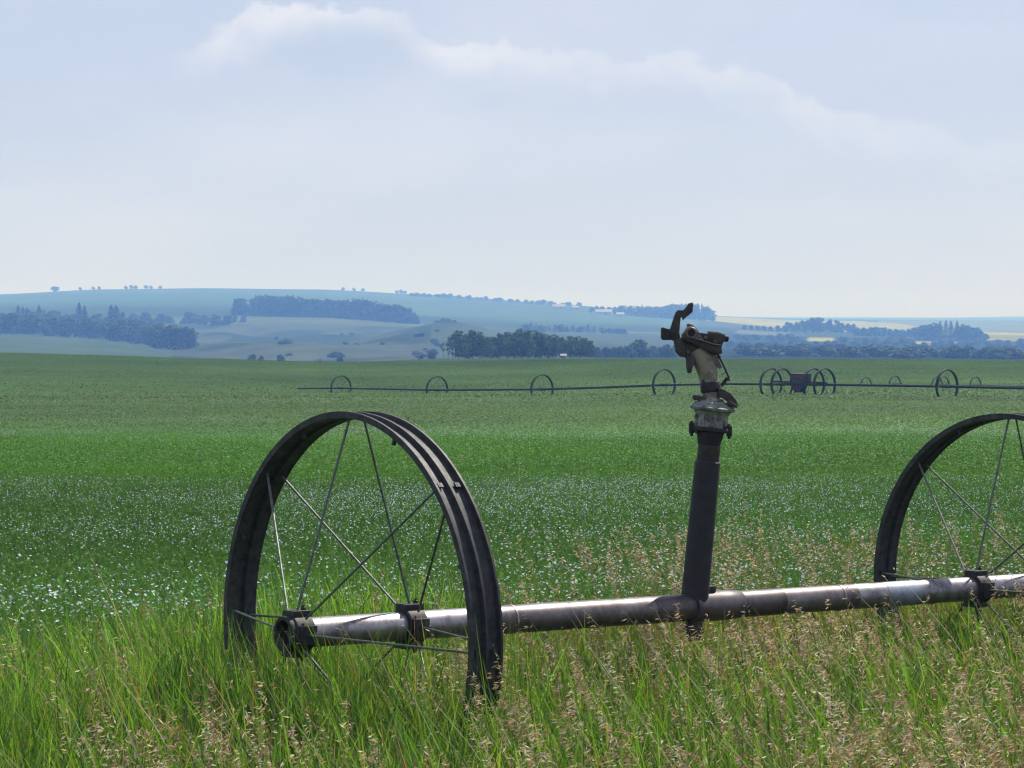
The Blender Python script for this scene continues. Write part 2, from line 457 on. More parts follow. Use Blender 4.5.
# -- grass of the bank
def make_grass():
    parts = []
    # visible core dense, flanks and the near side thinner
    sets = [(46000, -3.0, 3.9, 6.4, 14.8, 6), (4200, -6.0, 7.0, 1.8, 6.4, 4), (2200, -7, -3.0, 7, 14, 4), (2200, 3.9, 8, 7, 17, 4), (1500, -1.6, .1, 8.75, 9.75, 6)]
    for nt, x0, x1, y0, y1, nb in sets:
        x, y = scatter(nt, x0, x1, y0, y1)
        e = edge(x, y); k = e < .05 + .12 * RNG.standard_normal(nt)
        x, y, e = x[k], y[k], e[k]; back = np.repeat(smooth(-2.4, -1.2, e) * (1 - .8 * smooth(-.6, .6, x)), nb); beyond = np.repeat(smooth(-1.9, -1.2, e) * smooth(-.4, .6, x), nb)
        patch = waves(x, y, .45, 61); brown = waves(x, y, .6, 63) + .5 * waves(x, y, .2, 67)
        x = np.repeat(x, nb); y = np.repeat(y, nb); patch = np.repeat(patch, nb); brown = np.repeat(brown, nb)
        n = len(x)
        bx = x + RNG.normal(0, .022, n); by = y + RNG.normal(0, .022, n)
        h = (1.14 if nt == 1500 else 1) * (1 - .24 * beyond) * np.clip(.74 + .07 * patch + .11 * RNG.standard_normal(n), .3, 1.0)
        h *= np.where(bx > .8, .92, 1)
        short = RNG.random(n) < .35
        h = np.where(short, h * .62, h)
        w = RNG.uniform(.006, .012, n) * np.where(RNG.random(n) < .25, .5, 1)
        az = RNG.normal(2.6, 1.5, n)
        lean = np.abs(RNG.normal(.10, .13, n)); curl = np.abs(RNG.normal(.20, .24, n))
        base = np.stack([bx, by, ground(bx, by) - .01], -1)
        leaf = RNG.random(n) < .62                      # leaves bending off the stems, part-way up
        base[leaf, 2] += (RNG.uniform(.06, .53, n) * (1 - .35 * beyond))[leaf]
        h = np.where(leaf, RNG.uniform(.16, .36, n), h)
        lean = np.where(leaf, np.clip(RNG.normal(.30, .18, n), .02, .8), lean); curl = np.where(leaf, np.abs(RNG.normal(.22, .2, n)), curl)
        w = np.where(leaf, RNG.uniform(.0065, .0135, n), w)
        c0 = jit((.030, .052, .013), n, .15)  # darker blade feet: shade low in the sward painted into the colour
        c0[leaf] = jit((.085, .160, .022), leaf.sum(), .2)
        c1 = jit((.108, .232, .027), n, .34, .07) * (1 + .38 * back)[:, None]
        c1 = c1 * (1 - beyond[:, None]) + c1 * np.array((1.15, .82, 1.1)) * beyond[:, None]
        yel = RNG.random(n) < .10 + .07 * (brown > .4)
        c1[yel] = jit((.24, .27, .055), yel.sum(), .2)
        dark = RNG.random(n) < .20
        c1[dark] = jit((.045, .105, .038), dark.sum(), .2)
        dry = RNG.random(n) < np.clip(.04 + .10 * brown + .05 * (bx > 0) + .16 * beyond, .015, .35) * (1 - .7 * back)
        c1[dry] = jit((.24, .185, .095), dry.sum(), .2); c0[dry] = jit((.15, .11, .06), dry.sum(), .2)
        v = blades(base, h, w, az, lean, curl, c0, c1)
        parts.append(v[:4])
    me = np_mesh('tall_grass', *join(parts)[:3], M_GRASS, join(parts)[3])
    tag(link('tall_grass', me), 'tall green grass growing over the foreground bank', 'grass', kind='stuff')
make_grass()

def make_brome():
    parts = []
    def heads(x, y, h, lean, az, nsp, size, stemcol=(.20, .17, .08), wstem=.0028):
        n = len(x)
        base = np.stack([x, y, ground(x, y)], -1)
        curl = np.abs(RNG.normal(.12, .08, n))
        v = blades(base, h, np.full(n, wstem), az, lean, curl, jit((.11, .12, .04), n), jit(stemcol, n), face=RNG.normal(0, .3, n))
        P = v[4]; parts.append(v[:4])
        # spikelets along the nodding tip
        tone = RNG.random(n)
        for i in range(nsp):
            u = RNG.random(n) ** .8
            a = P[:, 2]; b = P[:, 3]
            tip = b + (b - a) * 0
            pos = a + (tip - a) * (.25 + .75 * u)[:, None]
            rad = size * (.25 + .9 * (1 - u)) * RNG.random(n)
            th = RNG.normal(0, 1.1, n) + az
            off = np.stack([np.cos(th), np.sin(th), -.25 + .35 * RNG.standard_normal(n)], -1) * rad[:, None]
            pos = pos + off
            d = unit(np.stack([np.cos(az) * .7 + np.cos(th) * .6, np.sin(az) * .5 + np.sin(th) * .4, RNG.normal(-.35, .55, n)], -1) + .25 * RNG.standard_normal((n, 3)))
            wd = unit(np.cross(d, RNG.standard_normal((n, 3))))
            col = np.where((tone < .4)[:, None], jit((.33, .22, .15), n, .2), np.where((tone < .8)[:, None], jit((.43, .32, .22), n, .2), jit((.58, .49, .34), n, .15)))
            pale = RNG.random(n) < .13
            col[pale] = jit((.78, .70, .50), pale.sum(), .12)
            k = RNG.random(n) < .85
            parts.append(rhombs(pos[k], d[k], wd[k], RNG.uniform(.015, .032, k.sum()), RNG.uniform(.0035, .0062, k.sum()), col[k]))
    # main stand: thick on the right, in patches on the left
    x, y = scatter(12500, -3.0, 4.2, 6.6, 12.2)
    e = edge(x, y)
    dens = np.clip(-.24 + .70 * smooth(-1.0, 1.2, x) + .85 * waves(x, y, .24, 71) + .28 * (1 - smooth(8.2, 9.2, y)) * smooth(-1.6, .2, x), 0, 1) * np.where(e < -1.6, 1., .3)
    k = (RNG.random(len(x)) < dens * .72) & (e < 0)
    x, y = x[k], y[k]; n = len(x)
    heads(x, y, np.clip(RNG.normal(.78, .10, n), .4, 1.02), np.abs(RNG.normal(.16, .1, n)), RNG.normal(2.9, .9, n), 36, .042)
    # the taller stand behind the pipe, right of the first wheel
    x, y = scatter(4200, -.6, 5, 10.2, 15.5)
    e = edge(x, y)
    dens = smooth(-1.5, -.6, e) * (1 - smooth(.1, .9, e)) * np.clip(.5 + .7 * waves(x, y, .5, 73), 0, 1) * smooth(-.2, 1.2, x)
    k = RNG.random(len(x)) < dens * .75
    x, y = x[k], y[k]; n = len(x)
    heads(x, y, np.clip(RNG.normal(.88, .08, n), .6, 1.1), np.abs(RNG.normal(.12, .08, n)), RNG.normal(2.9, .7, n), 26, .045)
    # left, few
    x, y = scatter(60, -2.9, -.9, 9.6, 11.7)
    k = edge(x, y) < -.1
    x, y = x[k], y[k]; n = len(x)
    heads(x, y, np.clip(RNG.normal(.78, .08, n), .5, 1.0), np.abs(RNG.normal(.14, .08, n)), RNG.normal(2.9, .6, n), 16, .03)
    # long straight culms leaning over to the left
    x, y = scatter(230, -2.4, 3.4, 7.4, 11.0)
    k = edge(x, y) < -.8
    x, y = x[k], y[k]; n = len(x)
    heads(x, y, RNG.uniform(.95, 1.3, n), RNG.uniform(.35, .62, n), RNG.normal(3.05, .25, n), 5, .012, (.50, .50, .34), .0055)
    V, L_, K, T = join(parts)
    me = np_mesh('brome_seed_heads', V, L_, K, M_SEED, T)
    tag(link('brome_seed_heads', me), 'tan nodding brome seed heads scattered through the grass', 'grass', kind='stuff')
make_brome()

# -- flax crop with its open flowers
def wedge(n, y0, y1, amax=.245):
    # as wide as the view plus three metres on either side
    w0, w1 = amax * y0 + 3, amax * y1 + 3
    n = int(n * (amax * (y0 + y1) + 6) / (amax * (y0 + y1)))
    u = RNG.random(n); w = np.sqrt(w0 * w0 + u * (w1 * w1 - w0 * w0))
    return RNG.uniform(-1, 1, n) * w, (w - 3) / amax

def make_flax():
    parts = []
    for n, y0, y1, nst, nlf, ws in [(23000, 11, 20, 3, 5, 1.), (40000, 20, 36, 3, 3, 1.4), (26000, 36, 60, 2, 1, 1.8)]:
        x, y = wedge(n, y0, y1); n = len(x)
        e = edge(x, y); k = (e > -.1) | (y > 20)
        x, y = x[k], y[k]; n = len(x)
        z = ground(x, y)
        tone = 1 + .16 * waves(x * .5, y, 1.6, 81) + .12 * waves(x * .3, y, 4, 83)
        yb = y * (1 + .045 * waves(x * .5, y, 5, 95) + .03 * waves(x, y, 1.6, 96)); b1 = smooth(30, 36, yb) * (1 - smooth(52, 64, yb)); b2 = smooth(60, 95, yb)
        tipc = np.array((.088, .190, .038))[None] * (1 - b1 - b2)[:, None] + np.array((.072, .180, .018))[None] * b1[:, None] + np.array((.066, .112, .030))[None] * b2[:, None]
        tipc = tipc * tone[:, None]
        H = np.where(y > 75, .22, .5)
        for s in range(nst):
            bx = x + RNG.normal(0, .03 * ws, n); by = y + RNG.normal(0, .03 * ws, n)
            h = H * np.clip(RNG.normal(.95, .13, n), .6, 1.25)
            c1 = np.clip(tipc * (1 + .22 * RNG.standard_normal((n, 1))) * (1 + .06 * RNG.standard_normal((n, 3))), .01, 1)
            v = blades(np.stack([bx, by, z], -1), h, RNG.uniform(.006, .011, n) * ws, RNG.normal(2.6, 1.4, n), np.abs(RNG.normal(.10, .1, n)), np.abs(RNG.normal(.12, .12, n)), c1 * .8, c1)
            parts.append(v[:4])
            P = v[4]
            for q in range(nlf):
                u = RNG.uniform(.55, 1, n)
                pos = P[:, 1] + (P[:, 3] - P[:, 1]) * u[:, None]
                d = unit(RNG.standard_normal((n, 3)) + np.array((0, 0, .8)))
                wd = unit(np.cross(d, RNG.standard_normal((n, 3))))
                parts.append(rhombs(pos, d, wd, RNG.uniform(.025, .05, n) * ws ** .5, RNG.uniform(.005, .009, n) * ws, c1 * RNG.uniform(.8, 1.25, (n, 1))))
    for n, y0, y1, l0, l1 in [(170000, 31, 62, .03, .065), (170000, 60, 120, .05, .11), (150000, 115, 300, .08, .22)]:
        if y0 > 100: y = y0 * (y1 / y0) ** RNG.random(n) ; x = RNG.uniform(-.245, .245, n) * y
        else: x, y = wedge(n, y0, y1); n = len(x)
        z = canopy(x, y) + RNG.normal(-.03, .035, n) * (1 + l1 * 2)
        yb = y * (1 + .045 * waves(x * .5, y, 5, 95) + .03 * waves(x, y, 1.6, 96)); b1 = smooth(30, 36, yb) * (1 - smooth(52, 64, yb)); b2 = smooth(60, 95, yb)
        tone = 1 + .16 * waves(x * .5, y, 1.6, 81) + .12 * waves(x * .3, y, 4, 83) + .34 * waves(x * .10, y, 9, 85) * b2 + .16 * waves(x * .10, y, 24, 87) * b2 + .13 * waves(x * .2, y, 3, 86)
        c = np.array((.088, .190, .038))[None] * (1 - b1 - b2)[:, None] + np.array((.072, .180, .018))[None] * b1[:, None] + np.array((.066, .112, .030))[None] * b2[:, None]
        c = np.clip(c * tone[:, None] * (1 + .09 * RNG.standard_normal((n, 1))) * (1 + .04 * RNG.standard_normal((n, 3))), .01, 1)
        d = unit(RNG.standard_normal((n, 3)) * np.array((1, 1, .22))); wd = unit(np.cross(d, RNG.standard_normal((n, 3)) * np.array((.2, .2, .4)) + np.array((0, 0, 1.))))
        l = RNG.uniform(l0, l1, n); parts.append(rhombs(np.stack([x, y, z], -1) - d * (l / 2)[:, None], d, wd, l, l * RNG.uniform(.3, .5, n), c))
    V, L_, K, T = join(parts)
    me = np_mesh('flax_crop', V, L_, K, M_FLAX, T)
    tag(link('flax_crop', me), 'blue-green flax crop filling the field behind the wheel line', 'crop', kind='stuff')
    # flowers: five petals as one shallow bowl
    n = 900000
    x, y = wedge(n, 11.5, 130); n = len(x)
    e = edge(x, y)
    yb = y * (1 + .045 * waves(x * .5, y, 5, 95) + .03 * waves(x, y, 1.6, 96))
    w = np.interp(yb, [11.5, 13, 16.4, 17.6, 19, 21, 27, 30, 31.5, 33, 54, 57, 60, 64, 80, 120], [.30, .5, .40, .16, .30, .85, .95, .85, .2, .05, .06, .5, .55, .08, .12, .08])
    w = w * np.clip(.58 + .75 * waves(x * .5, y, .8, 91) + .5 * waves(x * .3, y, 2.6, 93), .03, 1.5)
    w = w * np.interp(y, [12, 20, 40, 120], [1, .85, .7, .5])
    k = (RNG.random(n) < w) & ((e > .1) | (y > 20)) & (y < np.where(w > 2, 0, 200))
    # near part needs more candidates per square metre
    x, y = x[k], y[k]
    n2 = 17000
    xa, ya = wedge(n2, 11.5, 31); n2 = len(xa)
    wa = np.interp(ya, [11.5, 13, 16.4, 17.6, 19, 21, 27, 30, 31], [.30, .5, .42, .16, .30, .8, .9, .8, .2]) * np.clip(.62 + .55 * waves(xa * .6, ya, .9, 91) + .35 * waves(xa * .3, ya, 3, 93), .05, 1.3)
    ka = (RNG.random(n2) < wa) & (edge(xa, ya) > .1)
    x = np.concatenate([x, xa[ka]]); y = np.concatenate([y, ya[ka]])
    n = len(x)
    z = canopy(x, y) + RNG.normal(-.01, .035, n) + .0
    r = RNG.uniform(.0055, .0105, n) * np.interp(y, [12, 16, 22, 30], [1.3, 1.2, .85, .75])
    nrm = unit(np.stack([RNG.normal(.1, .45, n), RNG.normal(-.05, .45, n), np.full(n, .9)], -1))
    a = unit(np.cross(nrm, RNG.standard_normal((n, 3)))); b = np.cross(nrm, a)
    Vv = np.zeros((n, 11, 3)); Vv[:, 10] = np.stack([x, y, z], -1) - nrm * .004
    for j in range(10):
        t = 2 * np.pi * j / 10; rr = r * (1. if j % 2 == 0 else .72)
        Vv[:, j] = np.stack([x, y, z], -1) + a * (np.cos(t) * rr)[:, None] + b * (np.sin(t) * rr)[:, None]
    fl = np.array([[10, j, (j + 1) % 10] for j in range(10)]).ravel()
    loops = (np.arange(n)[:, None] * 11 + fl[None]).ravel()
    col = jit((.52, .62, .80), n, .10, .03)
    wh = RNG.random(n) < .5; col[wh] = jit((.70, .75, .82), wh.sum(), .05, .02)
    me = np_mesh('flax_flowers', Vv.reshape(-1, 3), loops, np.full(n * 10, 3), M_PETAL, np.repeat(col[:, None], 11, 1).reshape(-1, 3))
    tag(link('flax_flowers', me), 'tiny pale blue flax flowers dotting the crop', 'flowers', kind='stuff')
    print('flowers', n)
make_flax()

# ------------------------------------------------------------------ the near wheel line
R = .90
def on_pipe(px):
    k = (px - CX) / F
    s = (k * C1.y - C1.x) / (DV.x - k * DV.y)
    return C1 + DV * s, s

RP = .0608
def rim_mesh(c):
    mb = MB()
    b = .075
    prof = [(-b, R - .027), (-b, R), (-b + .010, R), (-b + .014, R - .020), (-.013, R - .023), (-.006, R - .003), (.006, R - .003), (.013, R - .023),
            (b - .014, R - .020), (b - .010, R), (b, R), (b, R - .027), (b - .006, R - .027), (b - .010, R - .026), (.016, R - .029), (.007, R - .014), (-.007, R - .014), (-.016, R - .029),
            (-b + .010, R - .026), (-b + .006, R - .027)]
    mb.lathe(c, DV, prof, seg=160, closed=True)
    for k in range(8):
        for s in (-1, 1):
            t = math.pi / 4 * k
            r = WV * math.cos(t) + UV * math.sin(t)
            mb.lathe(c + DV * (s * .042) + r * (R - .032), r, [(0, .011), (.010, .011), (.012, .006), (.026, .006)], seg=8)
            tg = WV * -math.sin(t) + UV * math.cos(t)
            mb.box(c + DV * (s * .042) + r * (R - .012), DV, tg, r, .022, .022, .010)
        # grip lug riveted across the rim between two spokes
        t = math.pi / 4 * (k + .5); r = WV * math.cos(t) + UV * math.sin(t); tg = WV * -math.sin(t) + UV * math.cos(t)
        mb.box(c - DV * .05 + r * (R - .046), DV, tg, r, .012, .014, .03)
    return mb

def make_wheel(c, root):
    w = rim_mesh(c).build('wheel', M_RIM, root)
    SEP = .564
    for s in (-1, 1):
        h = c + DV * (s * SEP / 2)
        for k in range(8):
            t = math.pi / 4 * k + (0 if s < 0 else -.03)
            r = WV * math.cos(t) + UV * math.sin(t)
            MB().tube([h + r * (RP + .030), c + DV * (s * .042) + r * (R - .020)], .0052, 10).build('spoke', M_SPOKE, w)
        hb = MB()
        hb.lathe(h, DV, [(-.046, RP + .001), (-.046, RP + .014), (-.040, RP + .019), (.040, RP + .019), (.046, RP + .014), (.046, RP + .001)], seg=32, closed=True)
        for k in range(4):
            t = math.pi / 2 * k; r = WV * math.cos(t) + UV * math.sin(t); tg = WV * -math.sin(t) + UV * math.cos(t)
            hb.box(h + r * (RP + .020), DV, tg, r, .092 if k % 2 else .075, .076, .026)
            hb.lathe(h + r * (RP + .03) + DV * .03, r, [(0, .011), (.014, .011), (.016, .007), (.024, .007)], 8)
        hb.build('hub_clamp', M_CLAMP, w, bevel=.003)
    return w

def make_near_line():
    base = C1 + Vector((0, 0, -R))
    root = empty('wheel_line', base)
    tag(root, 'wheeled irrigation pipe with tall sprinkler standing in the foreground grass', 'irrigation line')
    L2 = 4.16
    p0, s0 = on_pipe(287); pc, sc = on_pipe(694)
    pend = C1 + DV * (L2 + .46)
    pipe = MB()
    prof = [(s0 + .02, RP - .004), (s0 + .02, RP), (sc - .42, RP), (sc - .415, RP + .002), (sc - .02, RP + .002)]
    n = 60
    cuts = [(s0 + .03, RP, 0), (s0 + 1.05, RP + .0012, 2), (sc - .28, RP + .0016, 1), (sc + .55, RP + .001, 2), (sc + 1.05, RP + .0008, 0), (sc + 1.26, RP + .0014, 3), (sc + 1.50, RP, 0), (L2 + .42, RP, 0)]
    for (a_, q_, m_), (b_, _, _) in zip(cuts[:-1], cuts[1:]):
        pipe.lathe(C1, DV, [(a_ + .0005, q_), (b_ - .0005, q_)], seg=48, mat=m_)
    # weld seams and collars on the tube
    for s in (.82, sc + .95, sc + 1.62):
        pipe.lathe(C1 + DV * s, DV, [(-.006, RP), (-.004, RP + .0035), (.004, RP + .0035), (.006, RP)], seg=48, closed=False)
    po = pipe.build('pipe', [M_PIPE, M_STAIN, M_DULL, M_PATCH], root)
    # tee sleeve under the sprinkler riser
    tee = MB()
    tee.lathe(C1 + DV * sc, DV, [(-.03, RP + .002), (-.03, RP + .011), (-.018, RP + .014), (.0, RP + .010), (.19, RP + .009), (.28, RP + .004), (.285, RP + .001)], seg=48, closed=True)
    tee.build('tee_sleeve', M_STAIN, po)
    lug = MB()
    q = C1 + DV * (sc + .075) + Vector((0, 0, RP + .02))
    lug.box(q, DV, WV, UV, .075, .06, .030)
    lug.build('lug', M_CLAMP, po, bevel=.004)
    dv = MB()
    q = C1 + DV * (sc + .0)
    dv.lathe(q - UV * (RP - .005), -UV, [(0, .040), (.04, .040), (.045, .050), (.06, .050), (.065, .036), (.095, .032), (.10, .02)], seg=20)
    dv.build('drain_valve', M_CLAMP, po, bevel=.002)
    # open socket at the left end
    cup = MB()
    a = C1 + DV * (s0 - .02)
    cup.lathe(a, DV, [(0, RP - .004), (0, RP + .010), (.010, RP + .014), (.030, RP + .010), (.075, RP + .008), (.10, RP + .001), (.10, RP - .012), (.02, RP - .014)], seg=40, closed=True)
    cup.lathe(a + DV * .09, DV, [(0, RP - .011), (.004, RP - .011)], seg=40)
    cup.build('end_socket', M_CLAMP, po)
    make_wheel(C1, root)
    make_wheel(C1 + DV * L2, root)
    return root, sc
NEAR, SC = make_near_line()

# ------------------------------------------------------------------ big impact sprinkler on its riser
def make_sprinkler(root):
    D = (C1 + DV * SC).y
    X = Vector((1, 0, 0)); Y = Vector((0, 1, 0)); Z = Vector((0, 0, 1))
    def q(px, py, d=0.):                      # sprinkler drawing coordinates -> metres, d = depth towards the field
        p = at(px, py, D); return Vector((p.x, D + d, p.z))
    m = 1 / (F / D)                           # one drawing unit in metres
    def slab(mb, pts, d0, d1):
        mb.prism([q(x, y, d0) for x, y in pts], [q(x, y, d1) for x, y in pts])
    ax = (q(709, 440) - q(694, 592)).normalized()
    riser = MB()
    b = q(694.5, 600); t = q(707.6, 462)
    riser.tube([b, b + (t - b) * .5, t, t + ax * .004], [13.8 * m, 13.4 * m, 12.8 * m, 12.0 * m], 40)
    riser.tube([t, q(708.4, 455.5)], [11.4 * m, 11.2 * m], 40)
    body = riser.build('sprinkler', M_RISER, root)
    r2 = MB(); r2.lathe(q(708.3, 456), ax, [(0, 10.6 * m), (.004, 11.2 * m), (10.6 * m, 11.4 * m), (11.5 * m, 10.6 * m)], 40)
    r2.build('riser_band', M_CAST, body)
    r3 = MB(); r3.lathe(q(709, 445), ax, [(0, 11.2 * m), (3 * m, 11.8 * m), (8 * m, 13 * m), (12 * m, 13.8 * m), (14 * m, 13.8 * m)], 40)
    r3.build('reducer', M_RISER, body)
    # lower flange with its bolt lugs
    lf = MB(); lf.lathe(q(710.2, 431.5), ax, [(0, 16 * m), (.6 * m, 18 * m), (3.6 * m, 18 * m), (4.4 * m, 16 * m)], 48)
    for s, py in ((-1, 428), (1, 431)):
        c = q(710.4 + s * 18.8, py)
        lf.box(c, X, Y, Z, 5.4 * m, 6 * m, 10.5 * m)
        lf.tube([c - Z * 8 * m, c + Z * 7 * m], 1.6 * m, 8)
    for k in range(6):
        w = k * math.pi / 3 + .5
        c = q(710.4, 430) + X * (math.cos(w) * 16 * m) + Y * (math.sin(w) * 16 * m)
        lf.lathe(c - Z * 3 * m, Z, [(0, 2 * m), (7 * m, 2 * m)], 6)
    lf.build('lower_flange', M_RISER, body, bevel=.002)
    br = MB(); br.lathe(q(710.7, 427.5), ax, [(0, 15.5 * m), (2 * m, 14.6 * m), (9 * m, 14.8 * m), (12 * m, 15.6 * m), (14 * m, 17.5 * m), (18 * m, 18.5 * m)], 48)
    for k in range(8):
        w = k * math.pi / 4 + .2
        c = q(711, 420) + X * (math.cos(w) * 15.3 * m) + Y * (math.sin(w) * 15.3 * m)
        rr = Vector((math.cos(w), math.sin(w), 0)); br.box(c, rr, Vector((-rr.y, rr.x, 0)), Z, 3.5 * m, 2.4 * m, 12 * m)
    br.build('bearing_housing', M_WHITE, body, bevel=.002)
    uf = MB(); uf.lathe(q(712.3, 411), ax, [(0, 19 * m), (1 * m, 22.5 * m), (3.4 * m, 23.2 * m), (4.4 * m, 21.5 * m), (6 * m, 20.8 * m), (6.3 * m, 19.0 * m), (8.0 * m, 18.6 * m), (8.4 * m, 17 * m), (9.6 * m, 15.5 * m), (10.4 * m, 11.2 * m), (13 * m, 10.2 * m)], 56)
    uf.build('upper_flange', M_WHITE, body)
    k1 = MB(); slab(k1, [(692.5, 394.5), (701, 395.5), (702, 399), (694, 400.2), (691.8, 398)], -.045, .0)
    k1.build('bearing_lug', M_CAST, body, bevel=.003)
    lv = MB(); slab(lv, [(718, 388), (724, 389.5), (730, 393), (735.5, 400), (737.6, 405), (735, 407.5), (731, 403.5), (726.5, 401), (721.5, 398), (717, 396)], -.05, -.015)
    slab(lv, [(727, 399), (736.5, 405), (735.5, 408), (726.5, 404.5)], -.065, -.012)
    lv.build('brake_lever', M_CAST, body, bevel=.004)
    # bent neck
    nk = MB()
    nk.tube([q(711.5, 402), q(711.2, 394), q(710.2, 384), q(708.6, 376), q(705.6, 366), q(701.2, 356.5), q(697, 349)], [9.2 * m, 9 * m, 9.2 * m, 9.8 * m, 10.3 * m, 10.6 * m, 10.4 * m], 32)
    nk.build('elbow', M_TAN, body)
    co = MB(); co.lathe(q(711, 392), (q(709.8, 380) - q(711, 392)).normalized(), [(0, 9.6 * m), (1 * m, 10.4 * m), (9.5 * m, 10 * m), (10.6 * m, 9.4 * m)], 32)
    co.box(q(703.5, 384, -.02), X, Y, Z, 4 * m, 7 * m, 9 * m)
    co.build('neck_collar', M_RISER, body, bevel=.002)
    # cast head body under the bar
    hd = MB()
    slab(hd, [(674, 341), (681, 337.5), (692, 338), (708, 341.5), (720, 346), (721.5, 353.5), (714, 355), (709.5, 353.6), (706, 357.5), (701, 361), (694, 364.5), (686.5, 359), (684.5, 357), (680.5, 356.8), (676.5, 352.5)], -.030, .050)
    slab(hd, [(673.5, 340), (682, 338), (685, 350), (684.8, 357.6), (680.3, 356.6), (675.5, 351.5)], -.050, .02)
    hd.build('head_body', M_CAST, body, bevel=.003)
    for bx_, by_ in ((687, 352), (697, 352.5), (714.5, 341.5), (705, 337.6)):
        hb_ = MB(); hb_.lathe(q(bx_, by_, -.028), -Y, [(0, 1.9 * m), (.010, 1.9 * m), (.012, 1.2 * m)], 6)
        hb_.build('bolt', M_BOSS, body)
    br2 = MB(); slab(br2, [(681.3, 337.2), (690, 337.8), (702, 341), (712, 344.4), (720.2, 345.6), (721.2, 352.6), (716, 353.5), (704, 349.4), (692, 343.5), (682, 339.6)], -.062, -.034)
    slab(br2, [(681.6, 336.6), (690, 337.0), (702, 340.2), (712, 343.6), (720.4, 344.8), (720.4, 346.0), (712, 345.0), (702, 341.8), (690, 338.6), (681.6, 338.2)], -.070, -.030)
    br2.build('drive_bar', M_CAST, body, bevel=.002)
    # spike hanging under the body
    sp = MB(); slab(sp, [(685.2, 354), (693.5, 357), (694.4, 362), (692.0, 367), (690.6, 372.6), (686.8, 373.0), (685.6, 366)], -.048, -.022)
    slab(sp, [(686.2, 356), (689, 358), (688.6, 370), (686.4, 371)], -.058, -.045)
    sp.build('deflector', M_CAST, body, bevel=.003)
    # nozzle boss; a dark disc paints the shade inside its bore
    nz = MB()
    slab(nz, [(681.6, 334), (684.6, 330.6), (687, 327), (693, 325.6), (696.4, 329), (699.4, 334.5), (703.4, 341.5), (692, 338.4), (682, 338)], -.050, .045)
    a = -Y
    c = q(690.3, 333, -.050)
    nz.lathe(c, a, [(-.02, 6.3 * m), (.012, 6.3 * m), (.018, 5.7 * m), (.018, 3.7 * m), (.004, 3.5 * m)], 28)
    nz.lathe(q(690, 326.6), Z, [(0, 3.4 * m), (2.2 * m, 3.4 * m), (3 * m, 2.4 * m)], 12)
    nz.build('nozzle', M_BOSS, body, bevel=.002)
    bo = MB(); bo.lathe(c, a, [(-.01, 3.6 * m), (.0075, 3.6 * m)], 20); bo.build('bore_shade', M_RISER, body)
    # spring drum behind, with knob
    dr = MB()
    slab(dr, [(699, 332.6), (708, 333.6), (709, 331.8), (717, 332.4), (724.5, 334.6), (724.8, 340), (722.5, 343.5), (721, 348), (707, 344), (702, 340)], -.02, .055)
    dr.build('counterweight', M_CAST, body, bevel=.003)
    lit_edge = MB(); slab(lit_edge, [(708.4, 331.2), (717, 331.8), (725, 334.2), (724.8, 335.6), (716.6, 333.6), (708.4, 333)], -.024, .058)  # thin pale strip painting the light along the drum's top edge
    lit_edge.build('drum_lit_edge', M_WHITE, body, bevel=.001)
    kn = MB(); kn.lathe(q(723.5, 338.2, .015), (q(729, 338.9) - q(723.5, 338.2)).normalized(), [(0, 2.2 * m), (1.5 * m, 3.3 * m), (4.4 * m, 3.3 * m), (5.4 * m, 2.4 * m)], 16)
    kn.build('knob', M_RISER, body)
    # hooked swing arm
    sw = MB()
    slab(sw, [(667.4, 338.5), (669, 331), (673.4, 317), (675.2, 312.2), (677.6, 310), (683, 310.2), (686, 306.6), (688, 303.4), (692.4, 302.4), (692.6, 305), (692, 312), (688.6, 315), (684.6, 318), (682.4, 320.6), (681.6, 317.2), (680.2, 317.4), (679.6, 323), (678.8, 332), (679.8, 338), (678, 340), (672, 340.6)], -.040, -.012)
    sw.build('swing_arm', M_CAST, body, bevel=.004)
    wt = MB(); slab(wt, [(660.9, 328.2), (662.2, 327.2), (666.6, 328.6), (669.6, 329.4), (669.6, 340), (662.4, 340), (660.8, 338)], -.055, .02)
    wt.build('spoon', M_RISER, body, bevel=.004)
    # hanging plate and trip rod on the right
    pl = MB(); slab(pl, [(710.5, 352.5), (716, 354), (722, 366.8), (719.8, 369), (716, 366.6)], -.012, .004)
    pl.build('trip_plate', M_TAN, body, bevel=.002)
    rd = MB(); rd.tube([q(716.8, 353, -.02), q(723.5, 366, -.02), q(729.6, 380, -.02)], 1.0 * m, 8)
    rd.tube([q(729.6, 380, -.02), q(726.4, 378.4, -.02), q(721, 385.8, -.02)], [1.6 * m, 2.1 * m, 1.7 * m], 10)
    rd.tube([q(725.6, 371.8, -.02), q(721, 375, -.01)], .35 * m, 6)
    rd.build('trip_rod', M_RISER, body)
    bl = MB(); bl.lathe(q(719.6, 356.8, .012), Z, [(-2 * m, 1.2 * m), (0, 2 * m), (2 * m, 1.6 * m)], 12); bl.build('bolt', M_WHITE, body)
make_sprinkler(NEAR)

# ------------------------------------------------------------------ far wheel lines
def far_wheel(c, d, r, b=.07):
    mb = MB(); d = Vector(d).normalized()
    w = Vector((-d.y, d.x, 0)).normalized(); u = d.cross(w)
    mb.lathe(c, d, [(-b, r - .05), (-b, r), (0, r - .012), (b, r), (b, r - .05), (0, r - .05)], seg=56, closed=True)
    for k in range(8):
        t = k * math.pi / 4; rr = w * math.cos(t) + u * math.sin(t)
        s = -1 if k % 2 else 1
        mb.tube([c + d * (s * .22) + rr * .06, c + rr * (r - .03)], .006, 6)
    mb.lathe(c, d, [(-.26, .085), (.26, .085)], seg=12)
    return mb

